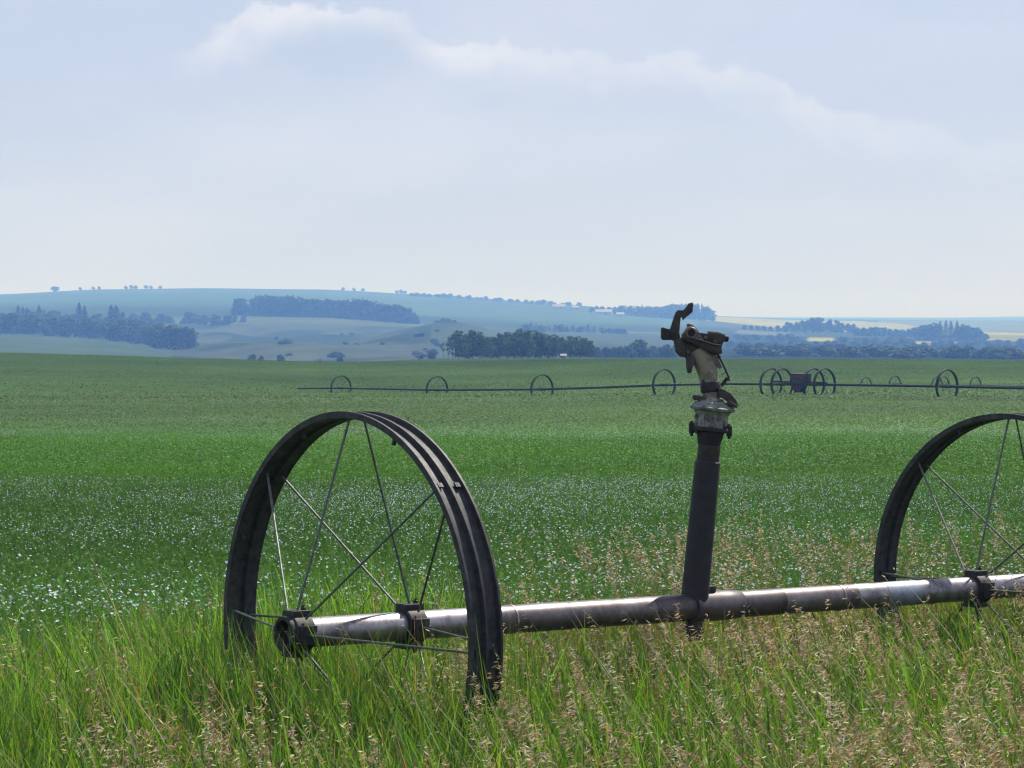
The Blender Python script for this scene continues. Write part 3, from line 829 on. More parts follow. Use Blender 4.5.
def make_far_line():
    hubs = [(341, 388.1, 170), (437, 390.0, 155), (542, 389.3, 144), (664, 384.9, 136), (947, 386.4, 126)]
    P = [at(*h) for h in hubs]
    mid = [at(771, 384.2, 134.6), at(782, 384.3, 133.9), at(813.5, 384.5, 132.2), at(824.5, 384.6, 131.5)]
    root = empty('wheel_line', P[3] + Vector((0, 0, -R)))
    tag(root, 'dark wheeled irrigation line with engine box stretching across the far field', 'irrigation line')
    line = [at(298, 388.4, 176)] + [P[0], P[1], P[2], at(600, 387.5, 140), P[3], at(720, 383.8, 137.2)] + mid + [P[4], at(1040, 388.6, 122), at(1180, 389.5, 116)]
    MB().tube(line, .068, 12).build('pipe', M_FARSTEEL, root)
    for p in P: far_wheel(p, (.66, -.75, 0), R).build('wheel', M_FARSTEEL, root)
    far_wheel(at(1150, 389.2, 117.3), (.66, -.75, 0), R).build('wheel', M_FARSTEEL, root)
    for p in mid: far_wheel(p, (.66, -.75, 0), R).build('wheel', M_FARSTEEL, root)
    # engine-driven mover between the double wheels
    dv = (mid[3] - mid[0]).normalized(); dv.z = 0; dv.normalize(); nv = Vector((-dv.y, dv.x, 0)); Z = Vector((0, 0, 1))
    c = at(800.5, 380.0, 132.6)
    m = MB(); m.box(c + Z * .04, dv, nv, Z, 1.12, .56, .56)
    du = m.build('drive_unit', M_BOXPAINT, root, bevel=.03)
    m = MB(); m.box(c + Z * .34, dv, nv, Z, 1.18, .62, .05); m.build('lid', M_BOXPAINT, du, bevel=.01)
    m = MB(); m.box(c - nv * .30 + Z * .1 + dv * .02, dv, nv, Z, .16, .04, .12); m.build('hatch', M_FARSTEEL, du)
    m = MB(); m.box(at(799.5, 382.2, 132.6), dv, nv, Z, 4.0, .12, .10); m.box(at(799.5, 384.2, 132.3), dv, nv, Z, 2.2, .16, .12)
    m.build('frame', M_FARSTEEL, du)
    m = MB(); a = c - Z * .27
    m.prism([a + dv * x - nv * .2 + Z * z for x, z in ((-.55, 0), (.4, 0), (.12, -.42), (-.28, -.42))], [a + dv * x + nv * .2 + Z * z for x, z in ((-.55, 0), (.4, 0), (.12, -.42), (-.28, -.42))])
    m.build('gearbox', M_BOXPAINT, du, bevel=.02)
    for s in (-.35, .3):
        m = MB(); m.tube([a + dv * s - Z * .1, a + dv * (s * 1.4) - Z * .75], .035, 8); m.build('leg', M_FARSTEEL, du)
make_far_line()

def make_second_line():
    r = .66
    hubs = [(866, 386.0, 181), (895, 384.4, 180), (937, 385.8, 179), (943.5, 385.2, 178), (975.5, 385.6, 177)]
    P = [at(*h) for h in hubs]
    root = empty('wheel_line', P[1] + Vector((0, 0, -r)))
    tag(root, 'small hazy wheel line half sunk in crop behind the dark far one', 'irrigation line')
    MB().tube([at(850, 386.6, 182)] + P + [at(1060, 387, 174)], .05, 8).build('pipe', M_FARSTEEL, root)
    for p in P: far_wheel(p, (.66, -.75, 0), r, .04).build('wheel', M_FARSTEEL, root)
make_second_line()

# ------------------------------------------------------------------ trees and bushes
def leaf_cloud(blobs, per, size, tone, seed, squash=1.):
    r = np.random.default_rng(seed); V = []; T = []
    for (bx, by, bz, br, bh) in blobs:
        n = int(per * max(.35, br / 2.2) ** 1.5)
        d = unit(r.standard_normal((n, 3))); rad = r.uniform(.45, 1.05, n) ** .6
        p = d * rad[:, None] * np.array((br, br, bh)) + np.array((bx, by, bz))
        a = unit(r.standard_normal((n, 3))); b = unit(np.cross(a, d + .5 * r.standard_normal((n, 3))))
        s = (size * r.uniform(.6, 1.35, n))[:, None]
        V.append(np.stack([p - a * s * .6, p - b * s * .38, p + a * s * .6, p + b * s * .38], 1))
        c = np.array(tone)[None] * (1 + .28 * r.standard_normal((n, 1))) * (1 + .10 * r.standard_normal((1, 1))); T.append(np.repeat(np.clip(c, .01, .5)[:, None], 4, 1))
    V = np.concatenate(V); T = np.concatenate(T); n = len(V)
    return V.reshape(-1, 3), np.arange(n * 4), np.full(n, 4), T.reshape(-1, 3)

def round_blobs(seed, h, w, base=.2, k=11):
    r = random.Random(seed); out = []
    for i in range(k):
        t = (i + .5) / k; z = h * (base + (1 - base) * (.08 + .80 * t))
        env = math.sin(math.pi * min(1, .22 + .74 * t)) ** .7
        a = r.uniform(0, 6.28); q = w * .34 * env * r.uniform(.3, 1)
        br = w * r.uniform(.17, .27) * (.55 + .6 * env)
        out.append((math.cos(a) * q, math.sin(a) * q, z, br, br * r.uniform(.7, 1.0)))
    return out

def spruce_cloud(seed, h, w, tone, n=420):
    r = np.random.default_rng(seed)
    t = r.random(n) ** .75; z = h * (.06 + .94 * t)
    rad = w * .5 * (1 - t) * (.6 + .5 * np.abs(np.sin(t * 26 + r.normal(0, .3, n)))) * r.uniform(.35, 1.0, n) + .06
    a = r.uniform(0, 6.28, n)
    p = np.stack([np.cos(a) * rad, np.sin(a) * rad, z], -1)
    out = np.stack([np.cos(a), np.sin(a), np.full(n, -.35)], -1); side = np.stack([-np.sin(a), np.cos(a), np.zeros(n)], -1)
    s = (w * .16 * r.uniform(.6, 1.3, n) * (1.15 - t * .7))[:, None]
    V = np.stack([p - out * s, p - side * s * .5 + np.array((0, 0, .1)) * s, p + out * s, p + side * s * .5], 1)
    c = np.array(tone)[None] * (1 + .25 * r.standard_normal((n, 1)))
    return V.reshape(-1, 3), np.arange(n * 4), np.full(n, 4), np.repeat(np.clip(c, .008, .4)[:, None], 4, 1).reshape(-1, 3)

def trunk_mb(h, r, seed, limbs=5):
    q = random.Random(seed); mb = MB()
    pts = [Vector((0, 0, -.6))]; 
    for i in range(1, 6):
        pts.append(Vector((q.uniform(-.15, .15) * i * .5, q.uniform(-.15, .15) * i * .5, h * i / 5)))
    mb.tube(pts, [r * (1.15 - .2 * i) for i in range(6)], 8)
    for i in range(limbs):
        a = q.uniform(0, 6.28); z = h * q.uniform(.35, .85); l = h * q.uniform(.18, .3)
        p = Vector((0, 0, z)); mb.tube([p, p + Vector((math.cos(a) * l * .5, math.sin(a) * l * .5, l * .35)), p + Vector((math.cos(a) * l, math.sin(a) * l, l * .8))], [r * .4, r * .28, r * .1], 6)
    return mb

LEAF_DARK = (.040, .062, .022); LEAF_MID = (.050, .078, .026); LEAF_PALE = (.075, .105, .040); SPR = (.022, .040, .020)
CROWNS, TRUNKS = {}, {}
def crown_mesh(kind, v):
    key = (kind, v)
    if key in CROWNS: return CROWNS[key]
    s = hash(kind) % 7 + 0
    s = sum(map(ord, kind)) * 10 + v
    if kind == 'grove':   d = leaf_cloud(round_blobs(s, 10, 6.6, .10, 14), 120, .62, (.075, .125, .045), s)
    elif kind == 'thin':  d = leaf_cloud(round_blobs(s, 10, 3.6, .45, 8), 80, .5, LEAF_MID, s)
    elif kind == 'wood':  d = leaf_cloud(round_blobs(s, 10, 8.5, .08, 12), 70, 1.05, LEAF_MID, s)
    elif kind == 'belt':  d = leaf_cloud(round_blobs(s, 10, 7.4, .0, 15), 70, 1.0, LEAF_DARK, s)
    elif kind == 'bush':  d = leaf_cloud(round_blobs(s, 10, 15, .02, 9), 55, 1.5, LEAF_MID, s)
    elif kind == 'spruce': d = spruce_cloud(s, 10, 4.4, SPR)
    CROWNS[key] = np_mesh(kind + '_crown', d[0], d[1], d[2], M_LEAF, d[3]); return CROWNS[key]
def trunk_mesh(kind, v):
    key = (kind, v)
    if key not in TRUNKS:
        o = trunk_mb(8.2 if kind != 'thin' else 8.6, .16 if kind != 'thin' else .13, v).build('trunk', M_BARK)
        TRUNKS[key] = o.data; bpy.data.objects.remove(o)
    return TRUNKS[key]

def gz(x, y): return float(canopy(np.array([x]), np.array([y]))[0] if y > 120 else ground(np.array([x]), np.array([y]))[0])

def plant(kind, px, D, hm, label, cat, group, name=None, wide=1., parts=False, sink=.3):
    x = (px - CX) / F * D
    z = gz(x, D) - sink
    v = random.randrange(4)
    nm = name or {'spruce': 'spruce_tree', 'bush': 'bush'}.get(kind, 'leafy_tree')
    s = hm / 10.
    sc = (s * wide, s * wide, s); rot = random.uniform(0, 6.28)
    if parts:
        o = empty(nm, (x, D, z)); o.scale = sc; o.rotation_euler = (0, 0, rot)
        c = bpy.data.objects.new('crown', crown_mesh(kind, v)); C.objects.link(c); c.parent = o
        t = bpy.data.objects.new('trunk', trunk_mesh(kind, v)); C.objects.link(t); t.parent = o
    else:
        o = bpy.data.objects.new(nm, crown_mesh(kind, v)); C.objects.link(o)
        o.location = (x, D, z); o.scale = sc; o.rotation_euler = (0, 0, rot)
    tag(o, label, cat, group)
    return o

ORD = ['first', 'second', 'third', 'fourth', 'fifth', 'sixth', 'seventh', 'eighth', 'ninth', 'tenth', 'eleventh', 'twelfth', 'thirteenth', 'fourteenth', 'fifteenth', 'sixteenth', 'seventeenth', 'eighteenth', 'nineteenth', 'twentieth']
MPX = lambda D: D / F          # metres per picture row at distance D

# the dark grove just past the crest of the field
G_ = 'trees of the dark grove past the field'
for i, (px, top) in enumerate([(443.5, 341), (448, 335), (452.5, 333)]):
    plant('thin', px, 555 + i * 3, (359 - top) * MPX(555) * 1.04, ['short thin tree at the very left tip of the dark grove', 'thin open tree with bare stem beside the grove\'s left tip', 'slender tall tree leaning on the dark grove\'s left end'][i], 'tree', G_, parts=True, wide=1.1)
tops = [(459, 329.5), (466, 331.5), (473, 329), (480, 331.5), (488, 334.5), (494, 334), (500, 331.5), (507, 330), (514, 331), (521, 328.8), (528, 329.5), (535, 330), (542, 331), (549, 332.5), (556, 334), (563, 336), (570, 334.5), (577, 335), (584, 337), (591, 339.5)]
for i, (px, top) in enumerate(tops):
    plant('grove', px, 553 + random.uniform(-4, 9), (359 - top) * MPX(556) * random.uniform(.98, 1.08), f'dense dark tree, {ORD[i]} full crown from the left in the near grove', 'tree', G_, parts=True, wide=random.uniform(.95, 1.2))
for i, px in enumerate(np.linspace(462, 585, 12)):
    plant('grove', float(px) + random.uniform(-3, 3), 575 + random.uniform(0, 10), random.uniform(5.2, 6.4), 'dark tree standing in the back row of the near grove', 'tree', 'back row of the dark grove', parts=False, wide=1.2)
for i, px in enumerate([598, 606, 614, 622, 630, 637, 645, 653, 661, 669, 677, 684]):
    top = 342 if px == 637 else random.uniform(346, 350)
    plant('bush', px, 820 + random.uniform(-5, 8), (359.5 - top) * MPX(820), f'dark bush, {ORD[i]} in the low row trailing right of the grove', 'bush', 'bushes trailing right of the grove', wide=1.05)
for px, s, lab in ((432, 1.7, 'small shrub standing just left of the dark grove'), (421, 1.0, 'low shrub on the crest left of the dark grove'), (252, 1.9, 'dark lone bush on the field crest, larger of a pair'), (262, 1.5, 'small bush right beside the larger crest bush'), (281, 1.7, 'lone dark bush on the crest above the far pipe end'), (340, 1.4, 'tiny bush on the field crest above the first far wheel')):
    plant('bush', px, 815, s * 1.6, lab, 'bush', 'lone bushes on the field crest', wide=1.0, sink=.1)

# wooded slope on the left
G_ = 'leafy trees of the wood on the left slope'
def wood_row(D, x0, x1, n, h0, h1, label, group, kind='wood', wide=1.):
    for i in range(n):
        px = x0 + (x1 - x0) * (i + random.uniform(.15, .85)) / n
        plant(kind, px, D * random.uniform(.985, 1.015), random.uniform(h0, h1), label, 'tree', group, wide=wide)
LW = 'hazy round-topped tree in the wood on the left slope'
wood_row(1400, -6, 125, 15, 8.5, 15, LW, G_, wide=1.35); wood_row(1310, 112, 165, 8, 8.5, 15, LW, G_, wide=1.35); wood_row(1190, 155, 192, 6, 10, 13, LW, G_, wide=1.3)
wood_row(1500, -6, 178, 16, 8.5, 15, LW, G_, wide=1.4); wood_row(1600, -6, 160, 13, 8, 13, LW, G_, wide=1.5); wood_row(1720, -6, 118, 9, 7, 12, LW, G_, wide=1.6)
for px, top, D in ((18, 305.5, 1650), (23, 307, 1650), (26.5, 307), (39, 305.5, 1650), (79, 302.5, 1600), (84.5, 305.5, 1600), (111, 305, 1600), (116, 305.5, 1600), (122.5, 311.5, 1560)) if False else ((18, 305.5, 1650), (23, 307, 1650), (27, 307.5, 1650), (39, 305.5, 1650), (79, 302.5, 1600), (84.5, 305.5, 1600), (111, 305, 1600), (116, 305.5, 1600), (122.5, 311.5, 1560)):
    z = gz((px - CX) / F * D, D); h = (E - (top - HY) / F * D) - z
    plant('spruce', px, D, h + .3, {18: 'leftmost pointed spruce above the left wood', 23: 'slim spruce in the middle of three on the far left', 27: 'shorter spruce, right one of three on the far left', 39: 'lone spruce left of the farmhouse in the wood', 79: 'tallest pointed spruce rising above the left wood', 84.5: 'shorter spruce close beside the tallest one', 111: 'broad spruce, left one of the right-hand pair', 116: 'broad spruce, right one of the right-hand pair', 122.5: 'small spruce at the right end of the spruces'}[px], 'tree', 'spruces poking out of the left wood', wide=1.9 if px > 100 else 1.6)
for i in range(9):
    plant('bush', 136 + i * 11.5 + random.uniform(-3, 3), 1850 + random.uniform(-20, 20), random.uniform(4.5, 8.5), f'low hedge bush, {ORD[i]} from the left above the left wood', 'bush', 'hedge above the left wood', wide=1.2)
for px, D in ((316, 1700), (324, 1690), (332, 1700), (341, 1700), (352, 1650), (228, 1880), (235, 1880), (243, 1880)):
    plant('bush', px, D, random.uniform(4, 6.5), 'rounded shrub on the open hillside below the long tree belt', 'bush', 'shrubs on the open hillside', wide=.9)
for i in range(22):
    plant('bush', random.uniform(240, 440), random.uniform(1000, 1600), random.uniform(1.2, 2.6), 'scrubby bush in the gullies below the tree belt', 'bush', 'scrub of the gullies', wide=random.uniform(1.5, 3.2))

# long shelterbelt
B_ = 'trees of the long shelterbelt'
def belt(px, top, base_D, label):
    z = gz((px - CX) / F * base_D, base_D); h = (E - (top - HY) / F * base_D) - z
    plant('belt', px, base_D, max(5, h) + .3, label, 'tree', B_, wide=1.25)
for px in (237, 239.5, 242): belt(px, 297 + random.uniform(-.5, .8), 2010, 'tree of the small block left of the long shelterbelt')
def bt(px): return float(np.interp(px, [250, 258, 275, 296, 303, 308, 325, 345, 352, 365, 378, 395, 408, 416, 420], [296, 294.8, 294.5, 295, 299, 297.8, 298.6, 299.5, 298, 299, 301.5, 303, 307, 313, 317]))
for px in np.arange(256.5, 420, 4.6): belt(px + random.uniform(-1, 1), bt(px) + random.uniform(-.8, .8), float(np.interp(px, [250, 420], [2005, 1960])) + random.uniform(-8, 8), 'blue-hazed tree of the long shelterbelt left of centre')
for px, top in ((427, 327), (433, 322.5), (438, 318.8), (443, 317), (448, 317), (453, 319), (458, 323.5), (420, 328)):
    D = 1760; z = gz((px - CX) / F * D, D); h = (E - (top - HY) / F * D) - z
    plant('wood', px, D, max(3.5, h), 'tree of the dome-shaped clump right of the shelterbelt', 'tree', 'trees of the dome-shaped clump', wide=1.1)

# skyline and farmstead trees
S_ = 'small trees along the skyline'
for px, top in ((54, 286), (57, 286.6), (80, 287.6), (93, 287), (99, 286.5), (126, 285.6), (131, 285), (136, 285.2), (146, 285), (151, 285.4), (160, 286.4), (343, 289.4), (354, 289.8), (363, 289.6), (397, 291), (401, 289.3), (405, 291)):
    D = 3790; z = gz((px - CX) / F * D, D); h = max(5, (E - (top - HY) / F * D) - z)
    plant('wood', px, D, h + .5, 'small tree standing on the left hilltop skyline' if px < 390 else 'tree of the round skyline clump above the shelterbelt', 'tree', S_, wide=1.5)
def tl(px): return float(np.interp(px, [410, 440, 470, 500, 520, 528, 545, 565, 575], [291.6, 293, 296, 299.2, 299, 301, 300.2, 302, 304.5]))
for px in np.arange(410, 577, 5.2):
    D = 3550; z = gz((px - CX) / F * D, D); h = max(6, (E - (tl(px) + random.uniform(-.6, .9) - HY) / F * D) - z)
    plant(random.choice(['belt', 'wood']), px + random.uniform(-2.5, 2.5), D + random.uniform(-20, 20), h * random.uniform(.75, 1.2), 'hazy tree in the hedgerow slanting down the far ridge', 'tree', 'hedgerow on the far ridge', wide=random.uniform(1.6, 2.8))
for px in list(np.arange(591, 626, 6)) + list(np.arange(622, 712, 4.0)):
    top = float(np.interp(px, [588, 595, 615, 622, 640, 660, 672, 682, 700, 708, 713], [307.5, 305, 306, 305, 304.4, 305.2, 302.6, 303, 302.8, 305.5, 312]))
    D = 2950; z = gz((px - CX) / F * D, D); h = max(6, (E - (top + random.uniform(-.5, .8) - HY) / F * D) - z)
    plant('belt' if random.random() < .75 else 'spruce', px, D + random.uniform(-15, 25), h, 'blue-hazed farmyard tree on the ridge behind the sprinkler head', 'tree', 'farmyard trees on the ridge', wide=1.35)
for i, px in enumerate([527, 531, 536, 541, 549, 555, 561, 567, 573, 581, 588, 594, 602, 610, 618, 623]):
    top = [324, 322.5, 324, 325.5, 326, 325, 324.6, 326, 325.5, 327, 324.8, 327, 329, 330, 330, 330.5][i]
    D = 1900; z = gz((px - CX) / F * D, D); h = max(4, (E - (top - HY) / F * D) - z)
    plant('spruce' if i < 12 and i % 3 else 'wood', px, D + random.uniform(-15, 15), h + 1, 'blue-grey tree in the hedgerow showing over the dark grove', 'tree', 'hedgerow over the dark grove', wide=2.1)

# right-hand woods
R_ = 'trees of the right-hand hazy woods'
def rt(kind, px, top, D, label, wide=1., mn=5., grp=R_):
    z = gz((px - CX) / F * D, D); h = max(mn, (E - (top - HY) / F * D) - z)
    plant(kind, px, D, h, label, 'tree', grp, wide=wide)
for px, top in ((787, 321), (792, 322), (797, 321), (803, 319.5), (807, 319.2), (813, 316.2), (818, 316), (822, 316.6), (830, 318), (836, 318.6), (842, 322), (848, 322.4), (853, 323)):
    rt('wood', px, top, 2230, 'tall rounded tree of the hazy clump right of the sprinkler', .85, grp='tall hazy clump right of the sprinkler')
for i, px in enumerate(np.arange(745, 788, 6.5)): rt('belt', px, 325.2 + random.uniform(-.6, .6), 2300, 'low tree in the belt leading left from the tall hazy clump', 1.8, grp='low belt beside the tall hazy clump')
for px in np.arange(857, 918, 6.5): rt('belt', px, float(np.interp(px, [857, 880, 900, 918], [326, 326.5, 328.5, 326.5])) + random.uniform(-.6, .6), 2120, 'hazy tree of the dark belt between clump and right block', 1.7, grp='dark belt on the right')
for px, top in ((922, 324), (928, 323), (934, 322), (940, 320.5), (946, 320.2), (951, 320.6), (957, 320.8), (963, 323), (969, 324), (975, 326), (981, 329), (985, 333)):
    rt('spruce' if px in (940, 946, 951, 957) else 'belt', px, top, 2020, 'tree of the big dark block near the right edge', 1.6, grp='big dark block near the right edge')
for px in np.arange(985, 1040, 8): rt('bush', px, 341.2 + random.uniform(-1, 1), 1900, 'low hedge bush below the yellow field at the right edge', .9, 3, 'hedge below the yellow field')
RW = 'hazy tree on the wooded slope behind the far wheel line'
def row2(D, x0, x1, n, top0, top1, kind='wood', w0=1.7, w1=2.6):
    for i in range(n):
        px = x0 + (x1 - x0) * (i + random.uniform(.2, .8)) / n
        if D < 1750 and (806 < px < 838 or 914 < px < 934) and D > 1650: continue
        rt(kind, px, random.uniform(top0, top1), D * random.uniform(.97, 1.03), RW, random.uniform(w0, w1), 4)
row2(900, 745, 1040, 17, 353.4, 355.8, 'bush', 1.5, 2.6)
row2(1100, 735, 1040, 15, 350.0, 352.6, 'bush', 1.4, 2.3)
row2(1400, 725, 1040, 20, 345.5, 348.5)
row2(1640, 770, 1040, 22, 341.8, 345)
row2(1820, 838, 915, 7, 335, 338); row2(1820, 934, 1040, 9, 337, 341); row2(1850, 722, 804, 8, 332, 336)

# ------------------------------------------------------------------ farm buildings far off
def barn(name, px, D, w, d, wall_h, roof_h, label, yaw=0., wall=M_REDWALL, cat='barn'):
    x = (px - CX) / F * D; z = gz(x, D) - .4
    o = empty(name, (x, D, z)); tag(o, label, cat, 'distant farm buildings')
    ca, sa = math.cos(yaw), math.sin(yaw); ax, ay, Z = Vector((ca, sa, 0)), Vector((-sa, ca, 0)), Vector((0, 0, 1)); P0 = Vector((x, D, z))
    m = MB(); m.box(P0 + Z * (wall_h / 2), ax, ay, Z, w, d, wall_h)
    for s in (-1, 1):
        e = P0 + ax * (s * (w / 2 - .1)) + Z * wall_h
        m.prism([e - ay * d / 2, e + ay * d / 2, e + Z * roof_h], [e - ax * s * .2 - ay * d / 2, e - ax * s * .2 + ay * d / 2, e - ax * s * .2 + Z * roof_h])
    m.build('wall', wall, o)
    m = MB(); t = .12
    for s in (-1, 1):
        a = P0 + Z * (wall_h - .1) - ay * (s * (d / 2 + .5)); b = P0 + Z * (wall_h + roof_h + .05)
        q0 = [a - ax * (w / 2 + .4), a + ax * (w / 2 + .4), b + ax * (w / 2 + .4), b - ax * (w / 2 + .4)]
        m.prism(q0, [p + Z * t for p in q0])
    m.build('roof', M_ROOF, o)
    m = MB(); m.box(P0 - ay * (d / 2 + .04) + Z * (wall_h * .4) + ax * (w * .12), ax, ay, Z, w * .18, .08, wall_h * .8); m.build('door', M_DOOR, o)
    m = MB(); m.box(P0 - ay * (d / 2 + .04) + Z * (wall_h * .6) - ax * (w * .25), ax, ay, Z, w * .10, .08, wall_h * .25); m.build('window', M_DOOR, o)
    return o
barn('barn', 559, 3180, 17, 10, 3, 3.2, 'white-roofed long barn below the far ridge hedgerow')
barn('barn', 575, 3150, 9, 8, 3, 2.4, 'small white-roofed shed right of the long barn', .2, cat='shed')
barn('barn', 604, 2900, 20, 12, 3.4, 3.4, 'long pale-roofed barn at the farmyard trees\' left end', -.1)
barn('barn', 620, 2860, 9, 8, 2.8, 2.4, 'small white farm shed just below the farmyard trees', .1, cat='shed')
barn('farmhouse', 51, 1560, 9, 7, 5.5, 3.0, 'hazy farmhouse half hidden in the left wood', .3, cat='house')
barn('shed', 563.5, 545, .75, .8, .95, .3, 'tiny white hut at the foot of the dark grove', 0, M_ROOF, 'hut')
barn('shed', 955, 1700, 4, 3, 2, 1.2, 'tiny white shed among the trees at right', 0, M_ROOF, 'shed')

# ------------------------------------------------------------------ air, sky, sun, camera
def make_haze():
    m, nt, N, L = newmat('haze_air')
    out = N.new('ShaderNodeOutputMaterial'); v = N.new('ShaderNodeVolumePrincipled')
    v.inputs['Color'].default_value = (.19, .42, 1.0, 1); v.inputs['Density'].default_value = 4.3e-4; v.inputs['Anisotropy'].default_value = 0.0
    v.inputs['Absorption Color'].default_value = (1, 1, 1, 1)      # scatters only, blue most
    L.new(v.outputs['Volume'], out.inputs['Volume'])
    m.cycles.homogeneous_volume = True
    mb = MB(); lo, hi = Vector((-5600, -90, -60)), Vector((5600, 9200, 95))
    mb.box((lo + hi) / 2, Vector((1, 0, 0)), Vector((0, 1, 0)), Vector((0, 0, 1)), *(hi - lo))
    o = mb.build('haze', m, smooth_ang=0)
    tag(o, 'thin blue summer haze lying over the whole valley', 'haze', kind='stuff')
make_haze()

SUN_AZ = math.atan2(.62, .785)            # clockwise from +y towards +x
SUN_EL = math.radians(52)
def make_light():
    sd = bpy.data.lights.new('sun', 'SUN'); so = bpy.data.objects.new('sun', sd); C.objects.link(so)
    sd.energy = 5.0; sd.angle = math.radians(.6); sd.color = (1, .95, .87)
    dirv = Vector((math.sin(SUN_AZ) * math.cos(SUN_EL), math.cos(SUN_AZ) * math.cos(SUN_EL), math.sin(SUN_EL)))
    so.rotation_euler = dirv.to_track_quat('Z', 'Y').to_euler(); so.location = (0, 0, 60)
    w = bpy.data.worlds.new('World'); bpy.context.scene.world = w; w.use_nodes = True
    nt = w.node_tree; N, L = nt.nodes, nt.links; N.clear()
    out = N.new('ShaderNodeOutputWorld'); bg = N.new('ShaderNodeBackground'); sky = N.new('ShaderNodeTexSky')
    sky.sky_type = 'NISHITA'; sky.sun_disc = False; sky.sun_elevation = SUN_EL; sky.sun_rotation = SUN_AZ
    sky.altitude = 500; sky.air_density = 1.0; sky.dust_density = 1.0; sky.ozone_density = 3.0
    tc = N.new('ShaderNodeTexCoord'); sp = N.new('ShaderNodeSeparateXYZ'); L.new(tc.outputs['Generated'], sp.inputs[0])
    def math_(op, a, b=None, c=None):
        n = N.new('ShaderNodeMath'); n.operation = op
        for i, x in enumerate((a, b, c)):
            if x is None: continue
            if isinstance(x, (int, float)): n.inputs[i].default_value = x
            else: L.new(x, n.inputs[i])
        return n.outputs[0]
    yy = math_('MAXIMUM', sp.outputs['Y'], .02)
    u = math_('DIVIDE', sp.outputs['X'], yy); v = math_('DIVIDE', sp.outputs['Z'], yy)
    cv = N.new('ShaderNodeCombineXYZ'); L.new(u, cv.inputs['X']); L.new(v, cv.inputs['Y'])
    def noise(scale, det, rough=.55, sx=1, sy=1):
        mp = N.new('ShaderNodeMapping'); mp.inputs['Scale'].default_value = (sx, sy, 1); mp.inputs['Location'].default_value = (3.1, 1.7, 0)
        n = N.new('ShaderNodeTexNoise'); n.inputs['Scale'].default_value = scale; n.inputs['Detail'].default_value = det; n.inputs['Roughness'].default_value = rough
        L.new(cv.outputs[0], mp.inputs['Vector']); L.new(mp.outputs[0], n.inputs['Vector']); return n.outputs['Fac']
    # top edge of the drifting cumulus bank, as a curve over azimuth
    fc = N.new('ShaderNodeFloatCurve'); cu = fc.mapping.curves[0]
    pts = [(-200, 60), (100, 60), (185, 45), (230, 18), (280, 2), (340, -4), (395, 8), (440, 36), (520, 44), (600, 52), (680, 52), (730, 62), (790, 88), (850, 108), (930, 126), (1010, 140), (1200, 150)]
    ux = lambda p: min(1, max(0, ((p - 512) / F + .3) / .6)); vy = lambda y: ((322 - y) / F) / .2
    while len(cu.points) < len(pts): cu.points.new(.5, .5)
    for p_, (px, py) in zip(cu.points, pts): p_.location = (ux(px), vy(py)); p_.handle_type = 'AUTO'
    fc.mapping.update()
    L.new(math_('DIVIDE', math_('ADD', u, .3), .6), fc.inputs['Value'])
    edge_ = math_('MULTIPLY', fc.outputs[0], .2)
    n1 = noise(46, 9, .62); n2 = noise(14, 5, .55, 1, 1.6); n3 = noise(5, 4, .5, 1, 3)
    e2 = math_('ADD', edge_, math_('MULTIPLY', math_('SUBTRACT', n1, .5), .036))
    s = math_('SUBTRACT', e2, v)
    def mapr(x, a, b, c, d, kind='SMOOTHSTEP'):
        n = N.new('ShaderNodeMapRange'); n.interpolation_type = kind
        n.inputs['From Min'].default_value = a; n.inputs['From Max'].default_value = b; n.inputs['To Min'].default_value = c; n.inputs['To Max'].default_value = d
        L.new(x, n.inputs['Value']); return n.outputs[0]
    rise = mapr(s, -.001, .0042, 0, 1); fall = mapr(s, .003, .024, 1, 0)
    body = math_('MULTIPLY', math_('MULTIPLY', rise, fall), mapr(n2, .30, .56, .30, 1))
    lat = mapr(u, -.15, -.12, 0, 1); lat2 = math_('MULTIPLY', mapr(u, -.035, .03, 1, .62), mapr(u, .10, .20, 1, .4))
    body = math_('MULTIPLY', math_('MULTIPLY', body, lat), lat2)
    wisps = math_('MULTIPLY', mapr(n3, .42, .72, 0, 1), .22)
    fac = math_('MAXIMUM', math_('MULTIPLY', body, .58), wisps)
    mixc = N.new('ShaderNodeMix'); mixc.data_type = 'RGBA'
    mixc.inputs['B'].default_value = (8.9, 8.8, 9.2, 1)
    tn = N.new('ShaderNodeMix'); tn.data_type = 'RGBA'; tn.blend_type = 'MULTIPLY'; tn.inputs['Factor'].default_value = 1
    tn.inputs['B'].default_value = (1.03, .95, .96, 1); L.new(sky.outputs[0], tn.inputs['A'])
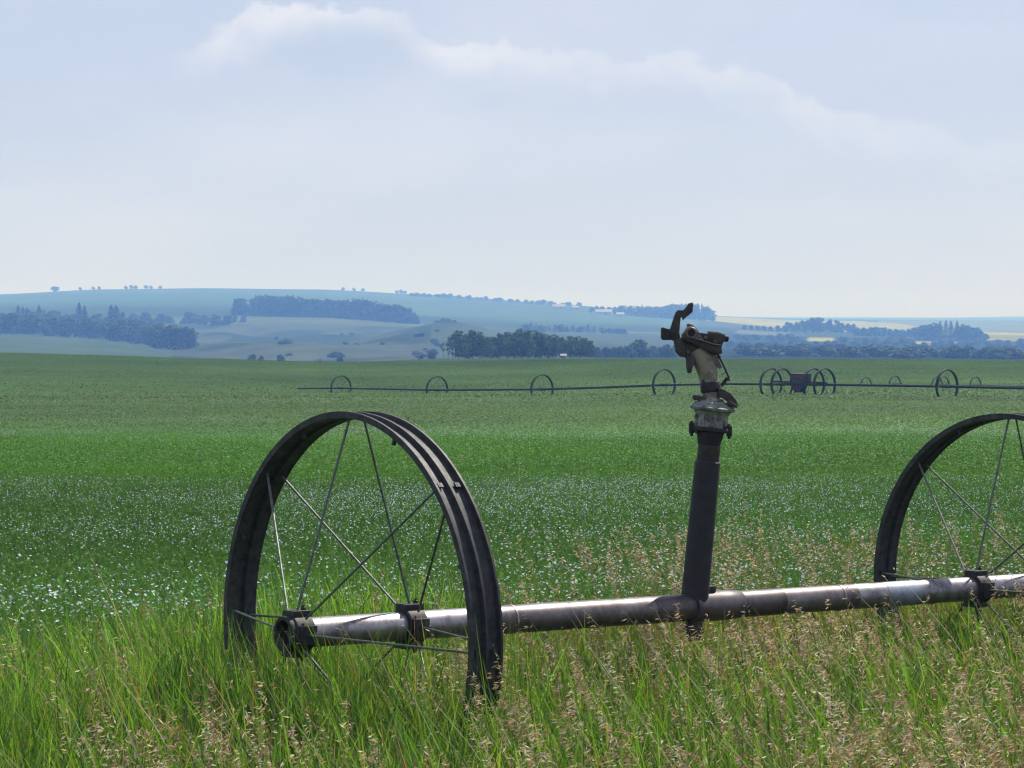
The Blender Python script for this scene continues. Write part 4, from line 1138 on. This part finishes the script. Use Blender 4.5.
    veil = N.new('ShaderNodeMix'); veil.data_type = 'RGBA'; veil.inputs['Factor'].default_value = .74
    veil.inputs['B'].default_value = (5.6, 6.2, 7.85, 1); L.new(tn.outputs['Result'], veil.inputs['A'])
    L.new(fac, mixc.inputs['Factor']); L.new(veil.outputs['Result'], mixc.inputs['A'])
    # greyer belly under the thick head of the bank
    du = math_('DIVIDE', math_('ADD', u, .070), .035); dv = math_('DIVIDE', math_('SUBTRACT', v, .114), .012)
    rr = math_('ADD', math_('MULTIPLY', du, du), math_('MULTIPLY', dv, dv))
    belly = math_('MULTIPLY', mapr(math_('ADD', rr, math_('MULTIPLY', math_('SUBTRACT', n1, .5), 1.5)), .2, 1.5, 1, 0), .5)
    mixb = N.new('ShaderNodeMix'); mixb.data_type = 'RGBA'; mixb.inputs['B'].default_value = (4.9, 5.7, 7.3, 1)
    L.new(belly, mixb.inputs['Factor']); L.new(mixc.outputs['Result'], mixb.inputs['A'])
    L.new(mixb.outputs['Result'], bg.inputs['Color']); bg.inputs['Strength'].default_value = .077
    L.new(bg.outputs[0], out.inputs['Surface'])
make_light()

cam = bpy.data.cameras.new('camera'); co = bpy.data.objects.new('camera', cam); C.objects.link(co)
cam.sensor_width = 36; cam.lens = F / 1024 * 36; cam.shift_y = -62 / 1024; cam.clip_start = .1; cam.clip_end = 40000
co.location = (0, 0, E); co.rotation_euler = (math.pi / 2, 0, 0)
sc = bpy.context.scene; sc.camera = co
sc.view_settings.view_transform = 'Standard'; sc.view_settings.look = 'None'; sc.view_settings.exposure = .5; sc.view_settings.gamma = 1
sc.render.engine = 'CYCLES'
cy = sc.cycles
cy.use_denoising = True
try: cy.denoiser = 'OPENIMAGEDENOISE'; cy.denoising_input_passes = 'RGB_ALBEDO_NORMAL'
except Exception: pass
cy.max_bounces = 6; cy.diffuse_bounces = 3; cy.transmission_bounces = 4; cy.volume_bounces = 0; cy.transparent_max_bounces = 8
cy.sample_clamp_indirect = 6; cy.filter_width = 1.3
